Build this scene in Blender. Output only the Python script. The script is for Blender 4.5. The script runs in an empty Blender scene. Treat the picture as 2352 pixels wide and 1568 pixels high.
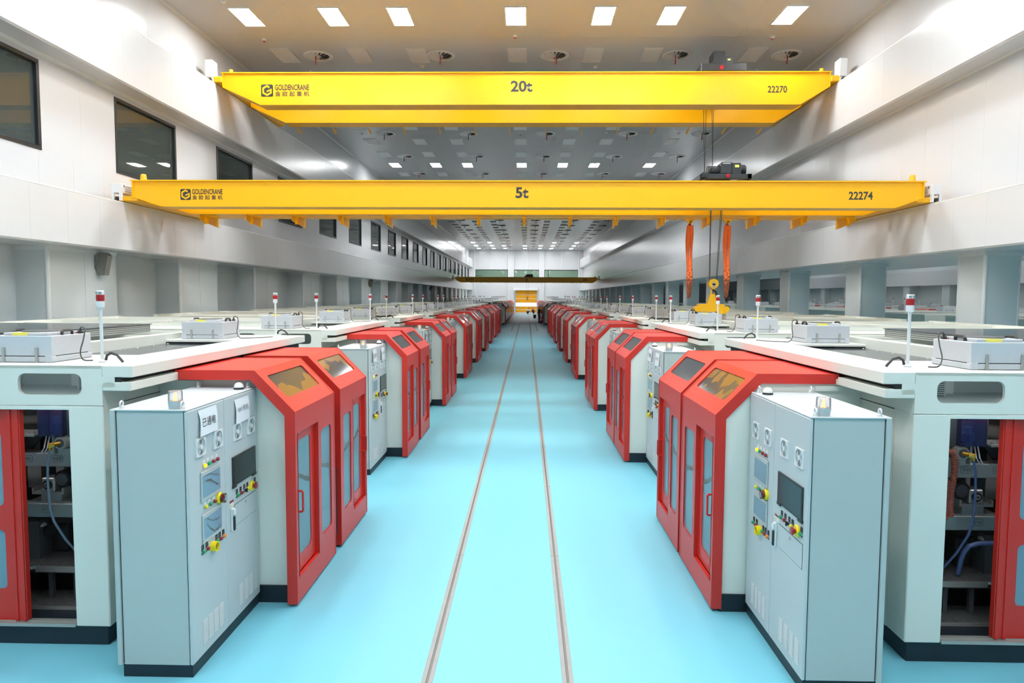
import bpy, bmesh, math, random
from mathutils import Matrix, Vector
random.seed(7)
SC = bpy.context.scene
COL = SC.collection
PI = math.pi

# ------------------------------------------------------------------ camera
CAM_H = 3.1
F_PX, CX, CY = 1568.0, 1176.0, 784.0
yc = Vector((34.0, -104.0, F_PX)).normalized()          # hall axis (+Y) in camera space (x right, y down, z forward)
xc = Vector((1.0, 0.005, 0.0)); xc -= xc.dot(yc) * yc; xc.normalize()
zc = xc.cross(yc)
def w_of(c): return Vector((xc.dot(c), yc.dot(c), zc.dot(c)))
rt, up, bk = w_of(Vector((1, 0, 0))), w_of(Vector((0, -1, 0))), w_of(Vector((0, 0, -1)))
cam_data = bpy.data.cameras.new('camera')
cam = bpy.data.objects.new('camera', cam_data)
COL.objects.link(cam)
cam.matrix_world = Matrix(((rt.x, up.x, bk.x, 0), (rt.y, up.y, bk.y, 0), (rt.z, up.z, bk.z, CAM_H), (0, 0, 0, 1)))
cam_data.sensor_width = 36.0
cam_data.lens = F_PX / 2352.0 * 36.0
cam_data.clip_start = 0.05
cam_data.clip_end = 400
SC.camera = cam

# ------------------------------------------------------------------ world, exposure
world = bpy.data.worlds.new('world'); SC.world = world
world.use_nodes = True
world.node_tree.nodes['Background'].inputs[0].default_value = (0.88, 0.94, 1.0, 1)
world.node_tree.nodes['Background'].inputs[1].default_value = 2.0
SC.view_settings.view_transform = 'Standard'
SC.view_settings.look = 'None'
SC.view_settings.gamma = 1.0
SC.view_settings.use_curve_mapping = False
SC.view_settings.exposure = 0.0
LAMP = 64.0            # radiance of a lit ceiling panel
SC.cycles.max_bounces = 8
SC.cycles.diffuse_bounces = 4
SC.cycles.use_adaptive_sampling = True
SC.cycles.adaptive_threshold = 0.03
SC.cycles.glossy_bounces = 4
SC.cycles.transparent_max_bounces = 12
SC.cycles.sample_clamp_indirect = 6.0
SC.cycles.caustics_reflective = False
SC.cycles.caustics_refractive = False

# ------------------------------------------------------------------ materials
def srgb(r, g, b):
    f = lambda c: (c / 255 / 12.92) if c / 255 <= 0.04045 else ((c / 255 + 0.055) / 1.055) ** 2.4
    return (f(r), f(g), f(b), 1)
MATS = {}
def mat(name, col, rough=0.5, metal=0.0, spec=0.5, emit=None, strength=0.0, noise=0.0, nscale=8.0, bump=0.0, bscale=60.0, coat=0.0):
    m = bpy.data.materials.new(name); m.use_nodes = True
    nt = m.node_tree; b = nt.nodes['Principled BSDF']
    c = col if len(col) == 4 else (*col, 1)
    b.inputs['Base Color'].default_value = c
    b.inputs['Roughness'].default_value = rough
    b.inputs['Metallic'].default_value = metal
    b.inputs['Specular IOR Level'].default_value = spec
    b.inputs['Coat Weight'].default_value = coat
    if emit:
        b.inputs['Emission Color'].default_value = (*emit[:3], 1)
        b.inputs['Emission Strength'].default_value = strength
    if noise or bump:
        tc = nt.nodes.new('ShaderNodeTexCoord')
    if noise:
        n = nt.nodes.new('ShaderNodeTexNoise'); n.inputs['Scale'].default_value = nscale; n.inputs['Detail'].default_value = 5
        nt.links.new(tc.outputs['Object'], n.inputs['Vector'])
        mx = nt.nodes.new('ShaderNodeMix'); mx.data_type = 'RGBA'
        mx.inputs['A'].default_value = tuple(x * (1 - noise) for x in c[:3]) + (1,)
        mx.inputs['B'].default_value = tuple(min(1, x * (1 + noise)) for x in c[:3]) + (1,)
        nt.links.new(n.outputs['Fac'], mx.inputs['Factor'])
        nt.links.new(mx.outputs['Result'], b.inputs['Base Color'])
        mr = nt.nodes.new('ShaderNodeMapRange')
        dr = min(0.06, noise * 0.8)
        mr.inputs['To Min'].default_value = max(0.03, rough - dr); mr.inputs['To Max'].default_value = min(1, rough + dr)
        nt.links.new(n.outputs['Fac'], mr.inputs['Value']); nt.links.new(mr.outputs['Result'], b.inputs['Roughness'])
    if bump:
        n2 = nt.nodes.new('ShaderNodeTexNoise'); n2.inputs['Scale'].default_value = bscale
        nt.links.new(tc.outputs['Object'], n2.inputs['Vector'])
        bp = nt.nodes.new('ShaderNodeBump'); bp.inputs['Strength'].default_value = bump; bp.inputs['Distance'].default_value = 0.01
        nt.links.new(n2.outputs['Fac'], bp.inputs['Height']); nt.links.new(bp.outputs['Normal'], b.inputs['Normal'])
    MATS[name] = m
    return m

def glass(name, tint, gloss_rough=0.03, tintness=0.5, body=None, bodyfac=0.0, ior=1.45):
    """clear sheet: fresnel gloss over a tinted see-through layer, optionally with a milky body"""
    m = bpy.data.materials.new(name); m.use_nodes = True
    nt = m.node_tree; nt.nodes.clear()
    out = nt.nodes.new('ShaderNodeOutputMaterial')
    tr = nt.nodes.new('ShaderNodeBsdfTransparent'); tr.inputs[0].default_value = (*tint, 1)
    gl = nt.nodes.new('ShaderNodeBsdfGlossy'); gl.inputs['Roughness'].default_value = gloss_rough
    fr = nt.nodes.new('ShaderNodeFresnel'); fr.inputs[0].default_value = ior
    ge = nt.nodes.new('ShaderNodeNewGeometry')
    last = tr
    if body:
        df = nt.nodes.new('ShaderNodeBsdfDiffuse'); df.inputs[0].default_value = (*body, 1)
        m1 = nt.nodes.new('ShaderNodeMixShader'); m1.inputs[0].default_value = bodyfac
        nt.links.new(tr.outputs[0], m1.inputs[1]); nt.links.new(df.outputs[0], m1.inputs[2]); last = m1
    m2 = nt.nodes.new('ShaderNodeMixShader')
    nt.links.new(fr.outputs[0], m2.inputs[0]); nt.links.new(last.outputs[0], m2.inputs[1]); nt.links.new(gl.outputs[0], m2.inputs[2])
    nt.links.new(m2.outputs[0], out.inputs[0])
    MATS[name] = m
    return m

WHITE = mat('wall_panel_white', (0.72, 0.735, 0.75), 0.22, spec=0.5, noise=0.004, nscale=0.7)
CEILM = mat('ceiling_panel', (0.64, 0.65, 0.66), 0.22, spec=0.5, noise=0.003, nscale=0.5)
COLM = mat('column_panel', (0.70, 0.75, 0.755), 0.45, noise=0.015, nscale=1.0)
TRIMM = mat('trim_white', (0.80, 0.83, 0.83), 0.35)
FLOORM = mat('blue_epoxy', srgb(120, 196, 215), 0.42, spec=0.45, noise=0.035, nscale=0.6)
FARFL = mat('far_grey_epoxy', srgb(126, 158, 166), 0.5, noise=0.10, nscale=0.8)  # greyer epoxy for the far stretch of floor
CONC = mat('rail_concrete', srgb(160, 160, 158), 0.8, noise=0.10, nscale=9, bump=0.3)
STEELR = mat('rail_steel', srgb(126, 124, 118), 0.45, metal=0.5, noise=0.15, nscale=14)
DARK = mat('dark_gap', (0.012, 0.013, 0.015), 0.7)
NAVY = mat('plinth_navy', srgb(20, 31, 42), 0.45, noise=0.08, nscale=6)
CREAM = mat('cream_paint', (0.83, 0.845, 0.77), 0.36, noise=0.012, nscale=3)
GREY = mat('cabinet_grey', srgb(184, 191, 189), 0.42, noise=0.012, nscale=20)
GREYD = mat('cabinet_door_grey', srgb(196, 203, 204), 0.42, noise=0.012, nscale=20)
RED = mat('red_paint', srgb(205, 44, 34), 0.36, noise=0.03, nscale=3)
YELL = mat('crane_yellow', srgb(255, 188, 8), 0.32, noise=0.015, nscale=2)
YELD = mat('hook_yellow', srgb(250, 190, 20), 0.4, noise=0.02, nscale=9)
BLACK = mat('black_plastic', (0.02, 0.021, 0.022), 0.42)
BLACKM = mat('black_machine', (0.03, 0.032, 0.035), 0.38, noise=0.2, nscale=9)
FRAMEM = mat('window_frame_black', (0.018, 0.022, 0.026), 0.35)
INK = mat('ink', (0.03, 0.032, 0.036), 0.35)
GALV = mat('galvanised_sheet', srgb(214, 217, 222), 0.38, metal=0.2, noise=0.04, nscale=30)
STEEL = mat('stainless', (0.50, 0.50, 0.47), 0.33, metal=0.55, noise=0.05, nscale=12)
HATCH = mat('hatch_side', srgb(112, 112, 106), 0.5, noise=0.05, nscale=20)
STEELD = mat('dark_steel', (0.10, 0.105, 0.11), 0.45, metal=0.3, noise=0.12, nscale=12)
PLASTW = mat('white_plastic', (0.85, 0.86, 0.86), 0.35)
PAPER = mat('paper', (0.86, 0.90, 0.93), 0.75)
LENSR = mat('red_lens', srgb(165, 28, 34), 0.25)
BTN_R = mat('button_red', srgb(150, 30, 38), 0.3)
BTN_G = mat('button_green', srgb(20, 150, 90), 0.3)
BTN_Y = mat('button_yellow', srgb(250, 220, 20), 0.35)
BTN_O = mat('button_orange', srgb(240, 130, 30), 0.3)
BTN_L = mat('button_lit_yellow', srgb(255, 200, 20), 0.3, emit=srgb(255, 190, 10), strength=1.6)
EMBER = mat('beacon_flash', (1, 0.4, 0.05), 0.4, emit=(1.0, 0.36, 0.06), strength=3.0)
ORANGE = mat('sling_orange', srgb(252, 98, 36), 0.7, noise=0.12, nscale=14)
ROPE = mat('wire_rope', (0.05, 0.05, 0.05), 0.5)
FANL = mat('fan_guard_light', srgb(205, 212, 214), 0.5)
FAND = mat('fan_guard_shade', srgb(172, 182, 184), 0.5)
FANS = mat('fan_slot', srgb(96, 96, 88), 0.6)
BRASS = mat('brass', srgb(190, 150, 60), 0.3, metal=0.8)
HOSEB = mat('hose_blue', srgb(82, 96, 140), 0.45)
HOSEG = mat('hose_grey', srgb(120, 140, 160), 0.4)
HOSER = mat('hose_rust', srgb(150, 75, 60), 0.5)
DOORY = mat('door_curtain_yellow', srgb(240, 165, 12), 0.5, noise=0.02, nscale=3)
LAMPM = mat('lamp_lit', (0.9, 0.9, 0.9), 0.5, emit=(0.97, 0.985, 1.0), strength=LAMP)
LAMPO = mat('lamp_unlit', (0.93, 0.93, 0.92), 0.6)
ROOML = mat('room_lamp_lit', (.9, .9, .9), .5, emit=(1, 1, .98), strength=34.0)
INLAMP = mat('inner_lamp_lit', (.9, .9, .9), .5, emit=(1, 1, 1), strength=17.0)
RIBB = mat('ribbon_red', srgb(150, 30, 35), 0.6)
SCRG = mat('touch_screen', srgb(120, 150, 168), 0.2, spec=0.6)
SCRD = mat('monitor_black', srgb(22, 30, 34), 0.2, spec=0.35)
FILM = mat('film_smear', srgb(92, 92, 88), 0.4)
LABELY = mat('label_yellow', srgb(250, 240, 110), 0.6)
BLUEP = mat('print_blue', srgb(150, 180, 215), 0.6)
ROOMG = mat('back_room_green', srgb(198, 210, 202), 0.6, noise=0.03, nscale=1.5)
ROOMD = mat('corridor_grey', srgb(62, 70, 72), 0.6)
SKIN = mat('skin', srgb(205, 160, 130), 0.55)
CLOTHR = mat('cloth_maroon', srgb(120, 60, 60), 0.8)
CLOTHW = mat('cloth_white', srgb(215, 220, 225), 0.8)
CLOTHN = mat('cloth_navy', srgb(28, 36, 60), 0.8)
CLOTHK = mat('cloth_black', srgb(22, 26, 32), 0.8)
PAILM = mat('pail_grey', srgb(80, 92, 100), 0.5)
BLUEPL = mat('pail_blue', srgb(50, 90, 160), 0.5)
GLASSW = glass('window_glass', (0.80, 0.88, 0.86), 0.02, body=(0.15, 0.19, 0.18), bodyfac=0.42)
GLASSF = glass('far_window_glass', (0.80, 0.88, 0.84), 0.03)
GLASSB = glass('door_pane', (0.62, 0.78, 0.86), 0.05, body=(0.36, 0.60, 0.72), bodyfac=0.5)
GLASSG = glass('roof_pane', (0.62, 0.64, 0.66), 0.03, body=(0.30, 0.33, 0.36), bodyfac=0.3)
GLASSC = glass('header_pane', (0.85, 0.9, 0.92), 0.03)
LENSC = glass('beacon_lens', (0.97, 0.97, 0.98), 0.08, body=(0.95, 0.96, 0.97), bodyfac=0.30, ior=1.25)
BLUEC = glass('blue_cover', (0.42, 0.48, 0.78), 0.05, body=(0.12, 0.14, 0.34), bodyfac=0.18)

def film_glass(name, mode):
    """pane still partly covered by brown masking film: film and bare smoked sheet, with a ragged tear between"""
    m = bpy.data.materials.new(name); m.use_nodes = True
    nt = m.node_tree; b = nt.nodes['Principled BSDF']
    tc = nt.nodes.new('ShaderNodeTexCoord'); n = nt.nodes.new('ShaderNodeTexNoise')
    n.inputs['Scale'].default_value = 1.5 if mode == 'river' else 2.4; n.inputs['Detail'].default_value = 2.5; n.inputs['Roughness'].default_value = 0.5
    nt.links.new(tc.outputs['Object'], n.inputs['Vector'])
    def math_(op, a, v):
        q = nt.nodes.new('ShaderNodeMath'); q.operation = op
        for k, x in enumerate((a, v)):
            if isinstance(x, (int, float)): q.inputs[k].default_value = x
            else: nt.links.new(x, q.inputs[k])
        return q.outputs[0]
    if mode == 'river':
        f = math_('ABSOLUTE', math_('SUBTRACT', n.outputs['Fac'], 0.5), 0)
        f = math_('GREATER_THAN', f, 0.028)
    else:
        sp = nt.nodes.new('ShaderNodeSeparateXYZ'); nt.links.new(tc.outputs['Object'], sp.inputs[0])
        h = math_('MULTIPLY', math_('SUBTRACT', sp.outputs['Z'], 2.19), 2.4 if mode == 'low' else -2.4)
        f = math_('LESS_THAN', math_('ADD', h, math_('MULTIPLY', math_('SUBTRACT', n.outputs['Fac'], 0.5), 1.6)), 0.0)
    mx = nt.nodes.new('ShaderNodeMix'); mx.data_type = 'RGBA'
    mx.inputs['A'].default_value = srgb(74, 74, 76); mx.inputs['B'].default_value = srgb(142, 106, 64)
    nt.links.new(f, mx.inputs['Factor']); nt.links.new(mx.outputs['Result'], b.inputs['Base Color'])
    b.inputs['Roughness'].default_value = 0.12
    MATS[name] = m
    return m
FILM_A = film_glass('masked_pane_low', 'low')
FILM_B = film_glass('masked_pane_river', 'river')
FILM_C = film_glass('masked_pane_high', 'high')
SMOKED = mat('smoked_pane', srgb(86, 88, 90), 0.08, spec=0.6)

def checker_plate():
    m = bpy.data.materials.new('checker_plate'); m.use_nodes = True
    nt = m.node_tree; b = nt.nodes['Principled BSDF']
    b.inputs['Metallic'].default_value = 0.7; b.inputs['Roughness'].default_value = 0.35
    b.inputs['Base Color'].default_value = (0.33, 0.33, 0.32, 1)
    tc = nt.nodes.new('ShaderNodeTexCoord'); mp = nt.nodes.new('ShaderNodeMapping')
    mp.inputs['Rotation'].default_value = (0, 0, 0.785)
    br = nt.nodes.new('ShaderNodeTexBrick'); br.inputs['Scale'].default_value = 26; br.inputs['Mortar Size'].default_value = 0.13
    br.inputs['Brick Width'].default_value = 1.1; br.inputs['Row Height'].default_value = 0.42
    br.inputs['Color1'].default_value = (1, 1, 1, 1); br.inputs['Color2'].default_value = (.25, .25, .25, 1); br.inputs['Mortar'].default_value = (0, 0, 0, 1)
    nt.links.new(tc.outputs['Object'], mp.inputs['Vector']); nt.links.new(mp.outputs['Vector'], br.inputs['Vector'])
    mx = nt.nodes.new('ShaderNodeMix'); mx.data_type = 'RGBA'; mx.inputs['A'].default_value = (.20, .20, .20, 1); mx.inputs['B'].default_value = (.55, .55, .54, 1)
    nt.links.new(br.outputs['Color'], mx.inputs['Factor']); nt.links.new(mx.outputs['Result'], b.inputs['Base Color'])
    bp = nt.nodes.new('ShaderNodeBump'); bp.inputs['Strength'].default_value = 0.8; bp.inputs['Distance'].default_value = 0.004
    nt.links.new(br.outputs['Color'], bp.inputs['Height']); nt.links.new(bp.outputs['Normal'], b.inputs['Normal'])
    return m
CHECK = checker_plate()

# ------------------------------------------------------------------ mesh builder
class MB:
    """collects faces; coordinates go through tf (used to mirror the two machine rows)"""
    def __init__(self, tf=None):
        self.v, self.f, self.mi, self.cur, self.mats = [], [], [], 0, []
        self.tf = tf or (lambda p: p)
    def mat(self, m):
        if m not in self.mats: self.mats.append(m)
        self.cur = self.mats.index(m); return self
    def add(self, vs, fs):
        o = len(self.v); self.v += [self.tf(p) for p in vs]
        for f in fs: self.f.append(tuple(i + o for i in f)); self.mi.append(self.cur)
        return self
    def box(self, x0, x1, y0, y1, z0, z1, c=0.0):
        if x0 > x1: x0, x1 = x1, x0
        if y0 > y1: y0, y1 = y1, y0
        if z0 > z1: z0, z1 = z1, z0
        if c <= 0:
            return self.add([(x0, y0, z0), (x1, y0, z0), (x1, y1, z0), (x0, y1, z0), (x0, y0, z1), (x1, y0, z1), (x1, y1, z1), (x0, y1, z1)],
                            [(0, 3, 2, 1), (4, 5, 6, 7), (0, 1, 5, 4), (1, 2, 6, 5), (2, 3, 7, 6), (3, 0, 4, 7)])
        c = min(c, (x1 - x0) * .45, (y1 - y0) * .45, (z1 - z0) * .45)
        vs, idx = [], {}
        for i, X in enumerate((x0, x1)):
            for j, Y in enumerate((y0, y1)):
                for k, Z in enumerate((z0, z1)):
                    dx, dy, dz = c * (1 - 2 * i), c * (1 - 2 * j), c * (1 - 2 * k)
                    for a, p in enumerate(((X, Y + dy, Z + dz), (X + dx, Y, Z + dz), (X + dx, Y + dy, Z))):
                        idx[i, j, k, a] = len(vs); vs.append(p)
        I = idx; fs = []
        for i in (0, 1):
            fs.append((I[i, 0, 0, 0], I[i, 1, 0, 0], I[i, 1, 1, 0], I[i, 0, 1, 0]))
            fs.append((I[0, i, 0, 1], I[1, i, 0, 1], I[1, i, 1, 1], I[0, i, 1, 1]))
            fs.append((I[0, 0, i, 2], I[1, 0, i, 2], I[1, 1, i, 2], I[0, 1, i, 2]))
            for j in (0, 1):
                fs.append((I[i, j, 0, 0], I[i, j, 1, 0], I[i, j, 1, 1], I[i, j, 0, 1]))
                fs.append((I[i, 0, j, 0], I[i, 1, j, 0], I[i, 1, j, 2], I[i, 0, j, 2]))
                fs.append((I[0, i, j, 1], I[1, i, j, 1], I[1, i, j, 2], I[0, i, j, 2]))
                for k in (0, 1): fs.append((I[i, j, k, 0], I[i, j, k, 1], I[i, j, k, 2]))
        return self.add(vs, fs)
    def cyl(self, p0, p1, r0, r1=None, n=16, caps=True):
        r1 = r0 if r1 is None else r1
        p0, p1 = Vector(p0), Vector(p1); d = (p1 - p0).normalized()
        a = d.cross(Vector((0, 0, 1)) if abs(d.z) < .9 else Vector((1, 0, 0))).normalized(); b = d.cross(a)
        vs = []
        for p, r in ((p0, r0), (p1, r1)):
            for i in range(n):
                t = 2 * PI * i / n; vs.append(tuple(p + a * math.cos(t) * r + b * math.sin(t) * r))
        fs = [(i, (i + 1) % n, n + (i + 1) % n, n + i) for i in range(n)]
        if caps: fs += [tuple(range(n))[::-1], tuple(range(n, 2 * n))]
        return self.add(vs, fs)
    def lathe(self, c, prof, n=20, axis='z', sx=1, sy=1):
        vs, fs = [], []
        for r, h in prof:
            for i in range(n):
                t = 2 * PI * i / n
                a, b = math.cos(t) * r * sx, math.sin(t) * r * sy
                vs.append({'z': (c[0] + a, c[1] + b, c[2] + h), 'x': (c[0] + h, c[1] + a, c[2] + b), 'y': (c[0] + a, c[1] + h, c[2] + b)}[axis])
        for k in range(len(prof) - 1):
            for i in range(n):
                j = (i + 1) % n; fs.append((k * n + i, k * n + j, (k + 1) * n + j, (k + 1) * n + i))
        if prof[0][0] > 1e-5: fs.append(tuple(range(n))[::-1])
        if prof[-1][0] > 1e-5: fs.append(tuple(range((len(prof) - 1) * n, len(prof) * n)))
        return self.add(vs, fs)
    def tube(self, pts, r, n=8, closed=False):
        pts = [Vector(p) for p in pts]; m = len(pts); vs, fs = [], []
        ref = None
        for i, p in enumerate(pts):
            q0 = pts[i - 1] if (i or closed) else p; q1 = pts[(i + 1) % m] if (i < m - 1 or closed) else p
            d = (q1 - q0).normalized()
            if ref is None: ref = Vector((0, 0, 1)) if abs(d.z) < .9 else Vector((1, 0, 0))
            a = (ref - d * ref.dot(d))
            a = a.normalized() if a.length > 1e-6 else d.orthogonal().normalized()
            ref = a; b = d.cross(a)
            rr = r[i] if isinstance(r, (list, tuple)) else r
            for k in range(n):
                t = 2 * PI * k / n; vs.append(tuple(p + a * math.cos(t) * rr + b * math.sin(t) * rr))
        for i in range(m if closed else m - 1):
            for k in range(n):
                j = (k + 1) % n; i2 = (i + 1) % m
                fs.append((i * n + k, i * n + j, i2 * n + j, i2 * n + k))
        if not closed: fs += [tuple(range(n))[::-1], tuple(range((m - 1) * n, m * n))]
        return self.add(vs, fs)
    def prism(self, poly, y0, y1, plane='xz'):
        """polygon extruded: plane xz along y, plane yz along x, plane xy along z"""
        n = len(poly)
        mk = {'xz': lambda a, b, h: (a, h, b), 'yz': lambda a, b, h: (h, a, b), 'xy': lambda a, b, h: (a, b, h)}[plane]
        vs = [mk(a, b, y0) for a, b in poly] + [mk(a, b, y1) for a, b in poly]
        fs = [tuple(range(n)), tuple(range(n, 2 * n))[::-1]] + [(i, (i + 1) % n, n + (i + 1) % n, n + i) for i in range(n)]
        return self.add(vs, fs)
    def strip(self, outer, inner, h0, h1, plane='xz', closed=False):
        """band between two polylines, extruded"""
        n = len(outer)
        mk = {'xz': lambda a, b, h: (a, h, b), 'yz': lambda a, b, h: (h, a, b), 'xy': lambda a, b, h: (a, b, h)}[plane]
        for i in range(n if closed else n - 1):
            j = (i + 1) % n
            q = [outer[i], outer[j], inner[j], inner[i]]
            vs = [mk(a, b, h0) for a, b in q] + [mk(a, b, h1) for a, b in q]
            self.add(vs, [(0, 1, 2, 3), (7, 6, 5, 4), (0, 4, 5, 1), (1, 5, 6, 2), (2, 6, 7, 3), (3, 7, 4, 0)])
        return self
    def holed(self, O, U, V, w, h, hole, r, t, N=None, k=5):
        """sheet w*h from corner O along unit U and V with a rounded hole (u0,u1,v0,v1), thickness t along N"""
        O, U, V = Vector(O), Vector(U), Vector(V); Nn = (U.cross(V)).normalized() if N is None else Vector(N)
        u0, u1, v0, v1 = hole
        inn, out = [], []
        for (cu, cv, a0, oc) in ((u1 - r, v1 - r, 0, (w, h)), (u0 + r, v1 - r, 90, (0, h)), (u0 + r, v0 + r, 180, (0, 0)), (u1 - r, v0 + r, 270, (w, 0))):
            for i in range(k + 1):
                t_ = math.radians(a0 + 90 * i / k)
                inn.append((cu + r * math.cos(t_), cv + r * math.sin(t_))); out.append(oc)
        n = len(inn); P = lambda uv, d: tuple(O + U * uv[0] + V * uv[1] + Nn * d)
        vs = [P(p, 0) for p in inn] + [P(p, 0) for p in out] + [P(p, t) for p in inn] + [P(p, t) for p in out]
        fs = []
        for i in range(n):
            j = (i + 1) % n
            if out[i] == out[j]:
                fs += [(i, j, n + i), (2 * n + i, 3 * n + i, 2 * n + j)]
            else:
                fs += [(i, j, n + j, n + i), (2 * n + i, 3 * n + i, 3 * n + j, 2 * n + j), (n + i, n + j, 3 * n + j, 3 * n + i)]
            fs.append((i, 2 * n + i, 2 * n + j, j))
        return self.add(vs, fs)
    def rounded(self, O, U, V, w, h, r, t, k=5):
        """solid rounded sheet"""
        O, U, V = Vector(O), Vector(U), Vector(V); Nn = U.cross(V).normalized()
        pts = []
        for (cu, cv, a0) in ((w - r, h - r, 0), (r, h - r, 90), (r, r, 180), (w - r, r, 270)):
            for i in range(k + 1):
                t_ = math.radians(a0 + 90 * i / k); pts.append((cu + r * math.cos(t_), cv + r * math.sin(t_)))
        n = len(pts)
        vs = [tuple(O + U * a + V * b) for a, b in pts] + [tuple(O + U * a + V * b + Nn * t) for a, b in pts]
        return self.add(vs, [tuple(range(n))[::-1], tuple(range(n, 2 * n))] + [(i, (i + 1) % n, n + (i + 1) % n, n + i) for i in range(n)])
    def mesh(self, name):
        me = bpy.data.meshes.new(name)
        me.from_pydata(self.v, [], self.f)
        for m in self.mats: me.materials.append(m)
        if len(self.mats) > 1: me.polygons.foreach_set('material_index', self.mi)
        bm = bmesh.new(); bm.from_mesh(me)
        bmesh.ops.recalc_face_normals(bm, faces=bm.faces)
        bm.to_mesh(me); bm.free()
        return me
    def build(self, name, m=None, parent=None, smooth=False, loc=None):
        if m is not None and not self.mats: self.mats = [m]
        me = self.mesh(name)
        if smooth:
            me.polygons.foreach_set('use_smooth', [True] * len(me.polygons))
            try: me.set_sharp_from_angle(angle=math.radians(40))
            except Exception: pass
        return link(bpy.data.objects.new(name, me), parent, loc)

KIDS = {}
def link(o, parent=None, loc=None):
    COL.objects.link(o)
    if parent is not None:
        o.parent = parent; KIDS.setdefault(parent.name, []).append(o)
    if loc is not None: o.location = loc
    return o
def tag(o, label=None, cat=None, group=None, kind=None):
    if label: o['label'] = label
    if cat: o['category'] = cat
    if group: o['group'] = group
    if kind: o['kind'] = kind
    return o
def thing(name, label, cat, loc=(0, 0, 0), group=None, kind=None, rz=0.0):
    o = bpy.data.objects.new(name, None); COL.objects.link(o)
    o.empty_display_size = 0.1
    o.location = loc; o.rotation_euler = (0, 0, rz)
    return tag(o, label, cat, group, kind)
def dup(o, loc=None, label=None, parent=None, rz=None, group=None):
    c = o.copy(); COL.objects.link(c)
    if parent is not None:
        c.parent = parent; KIDS.setdefault(parent.name, []).append(c)
    for ch in KIDS.get(o.name, []): dup(ch, parent=c)
    if loc is not None: c.location = loc
    if rz is not None: c.rotation_euler = (0, 0, rz)
    if label: c['label'] = label
    if group: c['group'] = group
    return c
def inst(me, name, parent, loc):
    return link(bpy.data.objects.new(name, me), parent, loc)

def text_mesh(body, rect, plane_y, name, m, parent, bold=0.0, axis='y', n=1.0):
    """flat lettering stretched into rect = (a0, a1, z0, z1); axis y: faces -Y at y = plane_y; axis x: lies in x = plane_x reading along n*y"""
    cu = bpy.data.curves.new(name, 'FONT'); cu.body = body; cu.size = 1.0; cu.offset = bold; cu.extrude = 0.0; cu.resolution_u = 4
    tmp = bpy.data.objects.new(name + '_tmp', cu); COL.objects.link(tmp)
    dg = bpy.context.evaluated_depsgraph_get()
    me = bpy.data.meshes.new_from_object(tmp.evaluated_get(dg))
    bpy.data.objects.remove(tmp); bpy.data.curves.remove(cu)
    if not me.vertices: return None
    xs = [v.co.x for v in me.vertices]; ys = [v.co.y for v in me.vertices]
    x0, x1, y0, y1 = min(xs), max(xs), min(ys), max(ys)
    a0, a1, z0, z1 = rect
    for v in me.vertices:
        a = a0 + (v.co.x - x0) / (x1 - x0) * (a1 - a0); z = z0 + (v.co.y - y0) / (y1 - y0) * (z1 - z0)
        v.co = (a, plane_y, z) if axis == 'y' else (plane_y, a * n, z)
    me.materials.clear(); me.materials.append(m); me.name = name
    return link(bpy.data.objects.new(name, me), parent)

ORD = ['first', 'second', 'third', 'fourth', 'fifth', 'sixth', 'seventh', 'eighth', 'ninth', 'tenth', 'eleventh', 'twelfth', 'thirteenth', 'fourteenth',
       'fifteenth', 'sixteenth', 'seventeenth', 'eighteenth', 'nineteenth', 'twentieth'] + ['twenty-' + w for w in ('first', 'second', 'third', 'fourth', 'fifth', 'sixth', 'seventh', 'eighth', 'ninth')] + ['thirtieth'] + ['thirty-' + w for w in ('first', 'second', 'third', 'fourth', 'fifth')]

# ------------------------------------------------------------------ hall dimensions (metres, camera over the origin)
HY0, HY1 = -14.0, 128.0
XL, XR = -10.72, 10.42            # upper walls
BL, BR = -10.12, 9.82             # faces of the boxed runway beams
ZC = 11.65
UB0, UB1 = 8.37, 9.90             # upper beam
LB0, LB1 = 4.18, 5.39             # lower beam
AC = -0.21                        # aisle centre line

# ------------------------------------------------------------------ structure
def struct(name, mb, m=None, parent=None, loc=None):
    o = mb.build(name, m, parent, loc=loc); o['kind'] = 'structure'; return o
def sroot(name):
    o = thing(name, None, None); o['kind'] = 'structure'; return o

fl = MB().mat(FLOORM).box(-12.2, 36, HY0, 76, -0.3, 0)
struct('floor', fl, FLOORM)
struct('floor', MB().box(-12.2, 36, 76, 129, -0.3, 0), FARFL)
struct('ceiling', MB().box(-13.4, 36, HY0, 129, ZC, ZC + 0.3), CEILM)

PW = 1.15
_pm = {}
def panels(parent, x, s, y0, y1, z0, z1, w=PW, m=None, t=0.012, gap=0.0035):
    """row of cladding panels on a wall whose visible side looks along s*x"""
    n = max(1, round((y1 - y0) / w)); w = (y1 - y0) / n
    key = (round(w, 4), round(z1 - z0, 4), s, (m or WHITE).name)
    if key not in _pm:
        _pm[key] = MB().box(0, s * t, -w / 2 + gap / 2, w / 2 - gap / 2, -(z1 - z0) / 2, (z1 - z0) / 2).mat(m or WHITE).mesh('panel')
        if not _pm[key].materials: _pm[key].materials.append(m or WHITE)
    for i in range(n): inst(_pm[key], 'panel', parent, (x, y0 + w * (i + .5), (z0 + z1) / 2))
PN0, PN1 = 9.2, 9.2 + PW * 32

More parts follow.
